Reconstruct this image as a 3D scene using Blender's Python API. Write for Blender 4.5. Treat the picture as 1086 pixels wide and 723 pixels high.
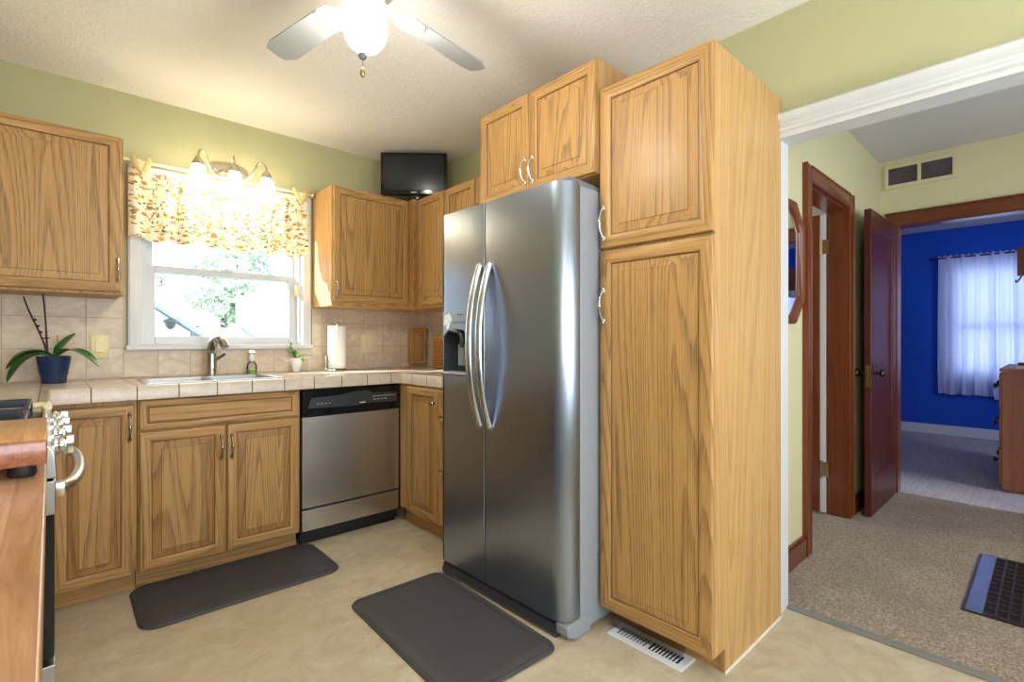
import bpy, bmesh, math, random
from mathutils import Vector, Matrix
from math import pi, sin, cos, radians
random.seed(11)
for o in list(bpy.data.objects):
    bpy.data.objects.remove(o)
S = bpy.context.scene
COL = S.collection
# ------------------------------------------------------------------ camera
cd = bpy.data.cameras.new('camera'); cam = bpy.data.objects.new('camera', cd); COL.objects.link(cam)
cam.location = (-2.212, -3.424, 1.137)
cam.rotation_euler = (radians(90), 0, radians(-42.74))
cd.sensor_fit = 'HORIZONTAL'; cd.sensor_width = 36.0; cd.lens = 36.0*530/1086
cd.clip_start = 0.02; cd.clip_end = 200
S.camera = cam
# ------------------------------------------------------------------ view, world, lights
S.view_settings.view_transform = 'Standard'; S.view_settings.look = 'None'
S.view_settings.gamma = 1.0; S.view_settings.use_curve_mapping = False
S.view_settings.exposure = 0.62
S.cycles.use_denoising = True
S.cycles.max_bounces = 10; S.cycles.diffuse_bounces = 5; S.cycles.transparent_max_bounces = 16
S.cycles.sample_clamp_indirect = 6.0
W = bpy.data.worlds.new('world'); S.world = W; W.use_nodes = True
bgn = W.node_tree.nodes['Background']; bgn.inputs[0].default_value = (0.80, 0.90, 1.0, 1); bgn.inputs[1].default_value = 3.6

def light(name, kind, loc, energy, color, aim=None, **kw):
    d = bpy.data.lights.new(name, kind); d.energy = energy; d.color = color
    for k, v in kw.items(): setattr(d, k, v)
    o = bpy.data.objects.new(name, d); COL.objects.link(o); o.location = loc
    if aim is not None:
        o.rotation_euler = Vector(aim).to_track_quat('-Z', 'Y').to_euler()
    return o
light('sun', 'SUN', (-6, 4, 6), 22.0, (1.0, 0.93, 0.80), aim=(0.80, -0.42, -0.46), angle=radians(0.6))
# added fill: unseen area lights in front of solid walls, standing in for windows
light('kitchen_fill', 'AREA', (-1.25, -5.08, 1.45), 66, (0.84, 0.92, 1.0), aim=(0, 1, 0.40), shape='RECTANGLE', size=2.2, size_y=1.5)
light('side_fill', 'AREA', (-2.80, -4.25, 1.55), 24, (1.0, 0.97, 0.92), aim=(1, 0.25, 0.35), shape='RECTANGLE', size=1.0, size_y=1.1)
light('hall_fill', 'AREA', (1.25, -4.85, 1.45), 15, (0.86, 0.92, 1.0), aim=(0, 1, 0.1), shape='RECTANGLE', size=1.1, size_y=1.2)
light('bedroom_fill', 'AREA', (2.95, -4.95, 1.7), 30, (0.80, 0.84, 1.0), aim=(0, 1, -0.1), shape='RECTANGLE', size=1.0, size_y=1.2)  # extra fill from the side wall, apart from the curtained window
light('bathroom_fill', 'AREA', (1.1, -0.80, 1.9), 7, (0.95, 0.97, 1.0), aim=(0, -1, -0.4), shape='RECTANGLE', size=0.7, size_y=0.7)  # added fill, no window is built in the bathroom

# ------------------------------------------------------------------ materials
class NT:
    def __init__(s, name):
        s.m = bpy.data.materials.new(name); s.m.use_nodes = True
        s.t = s.m.node_tree; s.n = s.t.nodes; s.p = s.n['Principled BSDF']; s.out = s.n['Material Output']
    def add(s, typ, **kw):
        nd = s.n.new(typ)
        for k, v in kw.items():
            setattr(nd, k, v)
        return nd
    def link(s, a, b): s.t.links.new(a, b)
    def inp(s, nd, key, v):
        if isinstance(v, bpy.types.NodeSocket): s.link(v, nd.inputs[key])
        else: nd.inputs[key].default_value = v
    def math(s, op, a, b=0.0, c=None):
        nd = s.add('ShaderNodeMath', operation=op)
        s.inp(nd, 0, a); s.inp(nd, 1, b)
        if c is not None: s.inp(nd, 2, c)
        return nd.outputs[0]
    def gc(s): return s.add('ShaderNodeAttribute', attribute_name='gc').outputs['Vector']
    def scale(s, v, sc, loc=(0, 0, 0), rot=(0, 0, 0)):
        nd = s.add('ShaderNodeMapping'); s.link(v, nd.inputs[0])
        nd.inputs['Scale'].default_value = sc; nd.inputs['Location'].default_value = loc; nd.inputs['Rotation'].default_value = rot
        return nd.outputs[0]
    def noise(s, v, scale=1.0, detail=2.0, rough=0.5, dist=0.0):
        nd = s.add('ShaderNodeTexNoise'); s.link(v, nd.inputs['Vector'])
        nd.inputs['Scale'].default_value = scale; nd.inputs['Detail'].default_value = detail
        nd.inputs['Roughness'].default_value = rough; nd.inputs['Distortion'].default_value = dist
        return nd.outputs['Fac']
    def ramp(s, f, stops, interp='LINEAR'):
        nd = s.add('ShaderNodeValToRGB'); s.link(f, nd.inputs[0]); r = nd.color_ramp; r.interpolation = interp
        while len(r.elements) < len(stops): r.elements.new(0.5)
        for e, (p, c) in zip(r.elements, stops):
            e.position = p; e.color = c if len(c) == 4 else (*c, 1)
        return nd.outputs[0]
    def mix(s, f, a, b, blend='MIX'):
        nd = s.add('ShaderNodeMix', data_type='RGBA', blend_type=blend)
        s.inp(nd, 0, f)
        for k, v in ((6, a), (7, b)):
            if isinstance(v, bpy.types.NodeSocket): s.link(v, nd.inputs[k])
            else: nd.inputs[k].default_value = v if len(v) == 4 else (*v, 1)
        return nd.outputs[2]
    def bump(s, h, strength=0.2, dist=0.01):
        nd = s.add('ShaderNodeBump'); s.link(h, nd.inputs['Height'])
        nd.inputs['Strength'].default_value = strength; nd.inputs['Distance'].default_value = dist
        s.link(nd.outputs[0], s.p.inputs['Normal'])
    def set(s, **kw):
        for k, v in kw.items():
            key = {'color': 'Base Color', 'rough': 'Roughness', 'metal': 'Metallic', 'spec': 'Specular IOR Level', 'coat': 'Coat Weight', 'coat_rough': 'Coat Roughness', 'aniso': 'Anisotropic', 'trans': 'Transmission Weight', 'sheen': 'Sheen Weight', 'emit': 'Emission Color', 'emit_s': 'Emission Strength'}[k]
            if isinstance(v, tuple) and len(v) == 3: v = (*v, 1)
            s.inp(s.p, key, v)
        return s.m

def rgb(r, g, b):
    f = lambda c: (c/255/12.92) if c/255 <= 0.04045 else ((c/255+0.055)/1.055)**2.4
    return (f(r), f(g), f(b))

def plain(name, color, rough=0.5, metal=0.0, spec=0.5, vary=0.06, bump=None, **kw):
    n = NT(name); c = n.gc()
    f = n.noise(c, 9.0, 3.0)
    lo = tuple(x*(1-vary) for x in color); hi = tuple(min(1, x*(1+vary)) for x in color)
    n.set(color=n.ramp(f, [(0.3, lo), (0.7, hi)]), rough=rough, metal=metal, spec=spec, **kw)
    if bump: n.bump(n.noise(c, bump[0], 3.0), bump[1], 0.004)
    return n.m

def wood(name, light_c, mid_c, dark_c, rough=0.46, rings=30.0, across=5.0, along=0.26, line=0.62, coat=0.06, pore=0.6):
    n = NT(name); c = n.gc()
    base = n.noise(n.scale(c, (across, across, along)), 1.0, 1.2, 0.35, 0.35)
    fine = n.noise(n.scale(c, (70, 70, 2.2)), 1.0, 2.0)
    h = n.math('ADD', n.math('MULTIPLY', base, rings), n.math('MULTIPLY', fine, 0.4))
    saw = n.math('FRACT', h)
    ring = n.ramp(saw, [(0.0, (0, 0, 0)), (0.45, (0.06, 0.06, 0.06)), (0.80, (0.8, 0.8, 0.8)), (0.90, (1, 1, 1)), (1.0, (0, 0, 0))])
    pores = n.ramp(n.noise(n.scale(c, (420, 420, 11)), 1.0, 2.0), [(0.46, (0, 0, 0)), (0.64, (1, 1, 1))])
    streak = n.ramp(n.noise(n.scale(c, (150, 150, 1.6)), 1.0, 2.0), [(0.42, (0, 0, 0)), (0.66, (1, 1, 1))])
    tone = n.noise(n.scale(c, (16, 16, 0.7)), 1.0, 2.0)
    col = n.mix(tone, light_c, mid_c)
    lm = n.math('MULTIPLY', n.math('MULTIPLY', ring, line), n.math('ADD', n.math('MULTIPLY', pores, pore), 1-pore*0.7))
    col = n.mix(lm, col, dark_c)
    col = n.mix(n.math('MULTIPLY', pores, 0.20), col, dark_c)
    col = n.mix(n.math('MULTIPLY', streak, 0.16), col, dark_c)
    n.set(color=col, rough=rough, coat=coat, coat_rough=0.25, spec=0.4)
    n.bump(pores, 0.06, 0.001)
    return n.m

OAK = wood('oak', rgb(198, 156, 98), rgb(180, 138, 82), rgb(92, 58, 28))
OAK_SIDE = wood('oak_veneer', rgb(204, 164, 108), rgb(192, 150, 94), rgb(128, 88, 46), rings=16, across=4, along=0.25, line=0.4)
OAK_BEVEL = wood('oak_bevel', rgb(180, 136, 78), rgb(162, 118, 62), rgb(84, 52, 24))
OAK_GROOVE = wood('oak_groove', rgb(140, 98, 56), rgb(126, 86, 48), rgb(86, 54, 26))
DARKW = wood('mahogany', rgb(124, 62, 26), rgb(98, 46, 19), rgb(50, 22, 9), rough=0.28, rings=12, line=0.4, coat=0.35)
DARKW2 = wood('dark_walnut', rgb(98, 36, 22), rgb(74, 26, 17), rgb(38, 13, 9), rough=0.42, rings=10, line=0.35, coat=0.2)
DRESS = wood('dresser_maple', rgb(186, 122, 84), rgb(168, 106, 72), rgb(132, 78, 50), rings=8, line=0.25)

def butcher(name, cols, strip=0.04):
    n = NT(name); c = n.gc()
    sep = n.add('ShaderNodeSeparateXYZ'); n.link(c, sep.inputs[0])
    cell = n.math('FLOOR', n.math('DIVIDE', sep.outputs[0], strip))
    wn = n.add('ShaderNodeTexWhiteNoise', noise_dimensions='1D'); n.link(cell, wn.inputs['W'])
    off = n.add('ShaderNodeCombineXYZ'); n.link(n.math('MULTIPLY', cell, 3.7), off.inputs[2])
    va = n.add('ShaderNodeVectorMath', operation='ADD'); n.link(c, va.inputs[0]); n.link(off.outputs[0], va.inputs[1])
    g = n.noise(n.scale(va.outputs[0], (55, 55, 4.0)), 1.0, 4.0, 0.65, 1.2)
    fr = n.ramp(g, [(0.4, (0, 0, 0)), (0.7, (1, 1, 1))])
    col = n.mix(wn.outputs[0], cols[0], cols[1])
    col = n.mix(n.math('MULTIPLY', fr, 0.9), col, cols[2])
    e = n.math('ABSOLUTE', n.math('SUBTRACT', n.math('FRACT', n.math('DIVIDE', sep.outputs[0], strip)), 0.5))
    col = n.mix(n.math('MULTIPLY', n.math('GREATER_THAN', e, 0.482), 0.35), col, cols[2])
    n.set(color=col, rough=0.28, coat=0.35, coat_rough=0.15)
    return n.m
BLOCK = butcher('butcher_block', (rgb(206, 164, 130), rgb(188, 142, 108), rgb(146, 98, 66)), 0.045)
BOARDM = butcher('maple_board', (rgb(212, 166, 112), rgb(198, 144, 90), rgb(166, 108, 64)), 0.034)
BOARDEND = butcher('board_end_grain', (rgb(164, 104, 72), rgb(150, 90, 60), rgb(112, 62, 40)), 0.034)

def tile(name, axes, size, off, gw, ca, cb, grout, rough=0.35):
    n = NT(name); c = n.gc(); sep = n.add('ShaderNodeSeparateXYZ'); n.link(c, sep.inputs[0])
    mask = None; cells = n.add('ShaderNodeCombineXYZ')
    for k, (a, sz, of) in enumerate(zip(axes, size, off)):
        q = n.math('DIVIDE', n.math('SUBTRACT', sep.outputs[a], of), sz)
        fr = n.math('FRACT', q)
        d = n.math('MULTIPLY', n.math('SUBTRACT', 0.5, n.math('ABSOLUTE', n.math('SUBTRACT', fr, 0.5))), sz)
        g = n.math('LESS_THAN', d, gw/2)
        mask = g if mask is None else n.math('MAXIMUM', mask, g)
        n.link(n.math('FLOOR', q), cells.inputs[k])
    wn = n.add('ShaderNodeTexWhiteNoise', noise_dimensions='3D'); n.link(cells.outputs[0], wn.inputs[0])
    va = n.add('ShaderNodeVectorMath', operation='MULTIPLY_ADD'); n.link(wn.outputs['Color'], va.inputs[0]); va.inputs[1].default_value = (9, 9, 9); n.link(c, va.inputs[2])
    m1 = n.noise(n.scale(va.outputs[0], (1, 1, 1.6), rot=(0.3, 0.5, 0.2)), 11.0, 5.0, 0.62, 0.9)
    m2 = n.noise(va.outputs[0], 60.0, 3.0)
    col = n.ramp(m1, [(0.28, cb), (0.5, tuple((x+y)/2 for x, y in zip(ca, cb))), (0.66, ca)])
    col = n.mix(n.math('MULTIPLY', m2, 0.25), col, cb)
    col = n.mix(n.math('MULTIPLY', wn.outputs[0], 0.22), col, ca)
    col = n.mix(mask, col, grout)
    n.set(color=col, rough=n.mix(mask, (rough,)*3, (0.9,)*3), spec=0.4)
    n.bump(n.math('SUBTRACT', 1.0, mask), 0.35, 0.002)
    return n.m
TILE_WALL = tile('backsplash_tile', (0, 1, 2), (0.1545, 0.1545, 0.1605), (-2.2295, 0.05, 0.939), 0.004, rgb(224, 210, 192), rgb(192, 174, 154), rgb(182, 165, 146))
TILE_TOP = tile('counter_tile', (0, 1), (0.1572, 0.1572), (-2.0845, -0.64, 0), 0.005, rgb(220, 208, 194), rgb(192, 176, 160), rgb(112, 94, 80), rough=0.22)

def floor_mat():
    n = NT('vinyl_floor'); c = n.gc()
    a = n.noise(c, 1.7, 6.0, 0.62, 0.5); b = n.noise(c, 9.0, 5.0, 0.65, 0.8); d = n.noise(c, 60.0, 3.0)
    col = n.ramp(b, [(0.3, rgb(174, 162, 138)), (0.5, rgb(196, 184, 160)), (0.7, rgb(212, 203, 182))])
    col = n.mix(n.ramp(a, [(0.35, (0, 0, 0)), (0.7, (0.55,)*3)]), col, rgb(184, 168, 138))
    col = n.mix(n.math('MULTIPLY', d, 0.14), col, rgb(150, 132, 104))
    n.set(color=col, rough=0.42, spec=0.35); n.bump(d, 0.06, 0.002)
    return n.m
def carpet_mat(name, c1, c2, c3, stripe=0):
    n = NT(name); c = n.gc()
    f = n.noise(c, 110.0, 2.5, 0.75); g = n.noise(c, 3.0, 4.0, 0.6); h = n.noise(c, 420.0, 1.0)
    col = n.ramp(f, [(0.36, c1), (0.5, c2), (0.62, c3)])
    col = n.mix(n.ramp(g, [(0.3, (0, 0, 0)), (0.7, (0.45,)*3)]), col, c1)
    if stripe:
        s = n.noise(n.scale(c, (3.0, 60, 1)), 1.0, 2.0)
        col = n.mix(n.ramp(s, [(0.35, (0, 0, 0)), (0.65, (0.7,)*3)]), col, c1)
    n.set(color=col, rough=0.95, spec=0.1, sheen=0.2)
    n.bump(n.math('ADD', f, h), 0.7, 0.006)
    return n.m
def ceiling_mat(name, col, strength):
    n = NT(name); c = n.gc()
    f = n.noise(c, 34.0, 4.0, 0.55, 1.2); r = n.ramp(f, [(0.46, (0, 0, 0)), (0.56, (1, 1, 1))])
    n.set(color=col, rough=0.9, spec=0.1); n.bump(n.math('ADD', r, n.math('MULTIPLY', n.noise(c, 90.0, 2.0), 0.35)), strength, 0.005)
    return n.m
def wall_mat(name, col, b=0.05):
    n = NT(name); c = n.gc(); f = n.noise(c, 2.0, 3.0)
    n.set(color=n.ramp(f, [(0.3, tuple(x*0.97 for x in col)), (0.7, col)]), rough=0.7, spec=0.25)
    n.bump(n.noise(c, 130.0, 2.0), b, 0.003)
    return n.m
def steel(name, col, rough, axis=0, aniso=0.5):
    n = NT(name); c = n.gc()
    sc = [4, 4, 4]; sc[axis] = 4
    for i in range(3):
        if i != axis: sc[i] = 700
    f = n.noise(n.scale(c, tuple(sc)), 1.0, 2.0)
    n.set(color=n.ramp(f, [(0.3, tuple(x*0.975 for x in col)), (0.7, col)]), metal=1.0, rough=n.ramp(f, [(0.3, (rough*0.96,)*3), (0.7, (rough*1.05,)*3)]), aniso=aniso)
    return n.m
def emitter(name, col, s):
    n = NT(name); n.set(color=(0.9, 0.88, 0.8), rough=0.4, emit=col, emit_s=s); return n.m
def glass_mat(name, tint=(1, 1, 1), refl=1.0):
    n = NT(name); n.n.remove(n.p)
    t = n.add('ShaderNodeBsdfTransparent'); t.inputs[0].default_value = (*tint, 1)
    g = n.add('ShaderNodeBsdfGlossy'); g.inputs['Roughness'].default_value = 0.02
    f = n.add('ShaderNodeFresnel'); f.inputs[0].default_value = 1.45
    mx = n.add('ShaderNodeMixShader'); n.link(n.math('MULTIPLY', f.outputs[0], refl), mx.inputs[0]); n.link(t.outputs[0], mx.inputs[1]); n.link(g.outputs[0], mx.inputs[2])
    n.link(mx.outputs[0], n.out.inputs[0]); return n.m
def cloth_mat(name, col_fn, trans=0.4, alpha=1.0):
    n = NT(name); n.n.remove(n.p); c = n.gc(); col = col_fn(n, c)
    d = n.add('ShaderNodeBsdfDiffuse'); t = n.add('ShaderNodeBsdfTranslucent')
    for b in (d, t):
        if isinstance(col, bpy.types.NodeSocket): n.link(col, b.inputs[0])
        else: b.inputs[0].default_value = (*col, 1)
    mx = n.add('ShaderNodeMixShader'); mx.inputs[0].default_value = trans; n.link(d.outputs[0], mx.inputs[1]); n.link(t.outputs[0], mx.inputs[2])
    o = mx.outputs[0]
    if alpha < 1:
        tr = n.add('ShaderNodeBsdfTransparent'); m2 = n.add('ShaderNodeMixShader'); m2.inputs[0].default_value = alpha
        n.link(tr.outputs[0], m2.inputs[1]); n.link(o, m2.inputs[2]); o = m2.outputs[0]
    n.link(o, n.out.inputs[0]); return n.m
def floral(n, c):
    col = None; base = rgb(240, 232, 212)
    P = [(26, (0, 0, 0), 0.34, (1, 0.3, 1.5), (0, -0.5, 0), 0.35, [(0.0, rgb(222, 184, 104)), (0.3, rgb(206, 168, 112)), (0.55, rgb(232, 206, 146)), (0.8, rgb(196, 140, 96))]),
         (44, (3.3, 1.1, 7.7), 0.30, (0.62, 0.2, 1.7), (0, 0.6, 0), 0.45, [(0.0, rgb(128, 134, 100)), (0.35, rgb(98, 112, 104)), (0.6, rgb(150, 146, 108)), (0.85, rgb(120, 128, 116))]),
         (50, (9.3, 2.1, 1.7), 0.26, (1.7, 0.2, 0.62), (0, 0.5, 0), 0.5, [(0.0, rgb(96, 112, 84)), (0.5, rgb(150, 112, 80)), (0.8, rgb(180, 110, 84))]),
         (60, (5.1, 4.1, 2.2), 0.20, (1, 0.2, 1), (0, 0, 0), 0.6, [(0.0, rgb(86, 96, 80)), (0.5, rgb(178, 96, 70)), (0.8, rgb(112, 118, 130))])]
    for (sc, off, thr, asp, rot, keep, cols) in P:
        wob = n.add('ShaderNodeTexNoise'); n.link(c, wob.inputs['Vector']); wob.inputs['Scale'].default_value = 55
        va = n.add('ShaderNodeVectorMath', operation='MULTIPLY_ADD'); n.link(wob.outputs['Color'], va.inputs[0]); va.inputs[1].default_value = (0.022,)*3; n.link(c, va.inputs[2])
        v = n.add('ShaderNodeTexVoronoi'); n.link(n.scale(va.outputs[0], asp, off, rot), v.inputs['Vector']); v.inputs['Scale'].default_value = sc
        m = n.ramp(v.outputs['Distance'], [(thr, (1, 1, 1)), (thr+0.06, (0, 0, 0))])
        sepc = n.add('ShaderNodeSeparateColor'); n.link(v.outputs['Color'], sepc.inputs[0])
        m = n.math('MULTIPLY', m, n.math('GREATER_THAN', sepc.outputs[1], keep))
        col = n.mix(m, base if col is None else col, n.ramp(sepc.outputs[0], cols, 'CONSTANT'))
    return col

M_FLOOR = floor_mat()
M_CARPET = carpet_mat('hall_carpet', rgb(118, 102, 86), rgb(158, 141, 122), rgb(194, 178, 160))
M_CARPET2 = carpet_mat('bedroom_carpet', rgb(176, 166, 164), rgb(208, 200, 196), rgb(226, 220, 216), stripe=1)
M_CEIL = ceiling_mat('knockdown_ceiling', rgb(243, 241, 238), 0.38)
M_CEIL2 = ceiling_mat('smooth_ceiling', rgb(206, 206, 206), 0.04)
M_SAGE = wall_mat('sage_paint', rgb(177, 176, 138))
M_CREAM = wall_mat('pale_yellow_paint', rgb(206, 201, 162))
M_BLUE = wall_mat('cobalt_paint', rgb(26, 84, 190))
M_OFFW = wall_mat('offwhite_paint', rgb(214, 210, 200))
M_WHITE = plain('white_trim', rgb(208, 211, 214), rough=0.35, vary=0.02)
M_VINYLW = plain('white_vinyl', rgb(198, 203, 210), rough=0.3, vary=0.02)
M_STEEL = steel('stainless', (0.33, 0.38, 0.48), 0.30, axis=1, aniso=0.55)
M_STEELX = steel('stainless_dishwasher', (0.58, 0.57, 0.55), 0.3, axis=0, aniso=0.5)
M_HANDLE = steel('satin_steel_handle', (0.62, 0.67, 0.74), 0.24, axis=2, aniso=0.2)
M_PEWTER = plain('pewter', (0.42, 0.38, 0.33), rough=0.24, metal=1.0)
M_CHROME = plain('chrome', (0.75, 0.75, 0.74), rough=0.1, metal=1.0, vary=0.02)
M_NICKEL = plain('brushed_nickel', (0.58, 0.50, 0.40), rough=0.3, metal=1.0)
M_FAUCET = plain('dark_nickel', (0.46, 0.44, 0.42), rough=0.2, metal=1.0)
M_CASE = plain('grey_fridge_case', rgb(150, 158, 168), rough=0.38, vary=0.02)
M_GREYP = plain('grey_plastic', rgb(120, 128, 138), rough=0.35, vary=0.02)
M_DARKP = plain('dark_grey_plastic', rgb(52, 54, 60), rough=0.3)
M_BLACK = plain('black_gloss', rgb(16, 17, 20), rough=0.14, vary=0.02)
M_BLACKM = plain('black_matte', rgb(18, 18, 20), rough=0.6)
M_SCREEN = plain('tv_screen', rgb(36, 39, 46), rough=0.3, vary=0.02)
M_MAT = plain('mat_rubber', rgb(66, 64, 67), rough=0.62, vary=0.07, bump=(150, 0.15))
M_IRON = plain('grate_iron', rgb(30, 36, 52), rough=0.3, metal=0.2)
M_TEAL = plain('painted_cabinet_grey', rgb(128, 142, 146), rough=0.45)
M_PAPER = plain('paper', rgb(242, 242, 240), rough=0.9, vary=0.015, bump=(160, 0.15))
M_ALMOND = plain('almond_plastic', rgb(232, 216, 172), rough=0.35, vary=0.02)
M_IVORY = plain('ivory_plastic', rgb(222, 212, 184), rough=0.35, vary=0.02)
M_BLUEPOT = plain('blue_ceramic', rgb(22, 48, 88), rough=0.25, vary=0.12)
M_LEAF = plain('orchid_leaf', rgb(48, 104, 44), rough=0.28, vary=0.25)
M_LEAF2 = plain('bright_leaf', rgb(76, 150, 40), rough=0.35, vary=0.2)
M_STEM = plain('dry_stem', rgb(58, 40, 38), rough=0.6)
M_SOIL = plain('potting_bark', rgb(64, 44, 30), rough=0.9, vary=0.4, bump=(60, 0.8))
M_PORC = plain('white_porcelain', rgb(240, 240, 238), rough=0.15, vary=0.01)
M_SOAP = plain('green_soap', rgb(132, 190, 70), rough=0.15)
M_GLASS = glass_mat('window_glass', (0.97, 0.99, 1.0), 0.35)
M_CLEAR = glass_mat('clear_plastic', (0.985, 0.995, 0.985), 1.0)
M_FOG = glass_mat('smoky_plastic', (0.80, 0.80, 0.82), 1.2)
M_MIRROR = plain('mirror_glass', (0.85, 0.86, 0.88), rough=0.02, metal=1.0, vary=0.0)
M_VALANCE = cloth_mat('floral_cotton', floral, 0.28)
M_TAN = cloth_mat('tan_cotton', lambda n, c: rgb(226, 204, 150), 0.2)
M_SHEER = cloth_mat('sheer_white', lambda n, c: rgb(206, 214, 246), 0.30, 0.98)
M_GLOBE = emitter('frosted_globe_lit', (1.0, 0.935, 0.82), 94.0)
M_SHADE = emitter('frosted_shade_lit', (1.0, 0.86, 0.58), 13.0)
M_FANW = plain('fan_white', rgb(232, 232, 226), rough=0.35, vary=0.02)
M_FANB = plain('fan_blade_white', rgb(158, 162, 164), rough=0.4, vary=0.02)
M_BASIN = plain('sink_basin_steel', (0.36, 0.35, 0.34), rough=0.35, metal=1.0)
M_BRASS = plain('antique_brass', (0.42, 0.30, 0.14), rough=0.3, metal=1.0)
M_BRONZE = plain('dark_bronze', (0.09, 0.065, 0.05), rough=0.35, metal=0.9)
M_GRILLE = plain('brown_floor_grate', rgb(56, 40, 40), rough=0.35, metal=0.3)
M_GRFRAME = plain('grey_steel_rim', (0.36, 0.42, 0.56), rough=0.34, metal=1.0)
M_MESH = plain('vent_mesh', rgb(84, 72, 78), rough=0.8, vary=0.2, bump=(240, 0.5))
M_GREYSTRIP = plain('grey_strip', rgb(128, 128, 124), rough=0.5)
M_REGW = plain('register_white', rgb(222, 226, 232), rough=0.35, vary=0.02)
M_SLOT = plain('slot_dark', rgb(14, 14, 18), rough=0.8)
M_SIDING = plain('white_siding', rgb(226, 230, 236), rough=0.7)
M_SHINGLE = plain('grey_shingles', rgb(128, 140, 164), rough=0.85, vary=0.2)
M_LAWN = plain('lawn', rgb(96, 128, 70), rough=0.9, vary=0.3)
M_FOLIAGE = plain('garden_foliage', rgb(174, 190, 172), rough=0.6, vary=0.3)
M_BARK = plain('tree_bark', rgb(92, 74, 58), rough=0.9, vary=0.3)
M_BLACKIRON = plain('black_lantern', rgb(24, 24, 28), rough=0.4)
M_WEAVE = wood('woven_cane', rgb(206, 152, 84), rgb(186, 130, 66), rgb(130, 82, 36), rings=3)
M_BOOKR = plain('red_brown_cloth', rgb(92, 44, 40), rough=0.7); M_BOOKW = plain('pale_paper_cover', rgb(206, 200, 204), rough=0.6)
M_GROUTW = plain('white_caulk', rgb(232, 230, 224), rough=0.5, vary=0.02)
M_STICK = plain('white_sticker', rgb(232, 236, 240), rough=0.5, vary=0.01)
M_DISPLAY = plain('dispenser_panel', rgb(150, 158, 172), rough=0.28, metal=0.4, vary=0.02)

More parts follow.
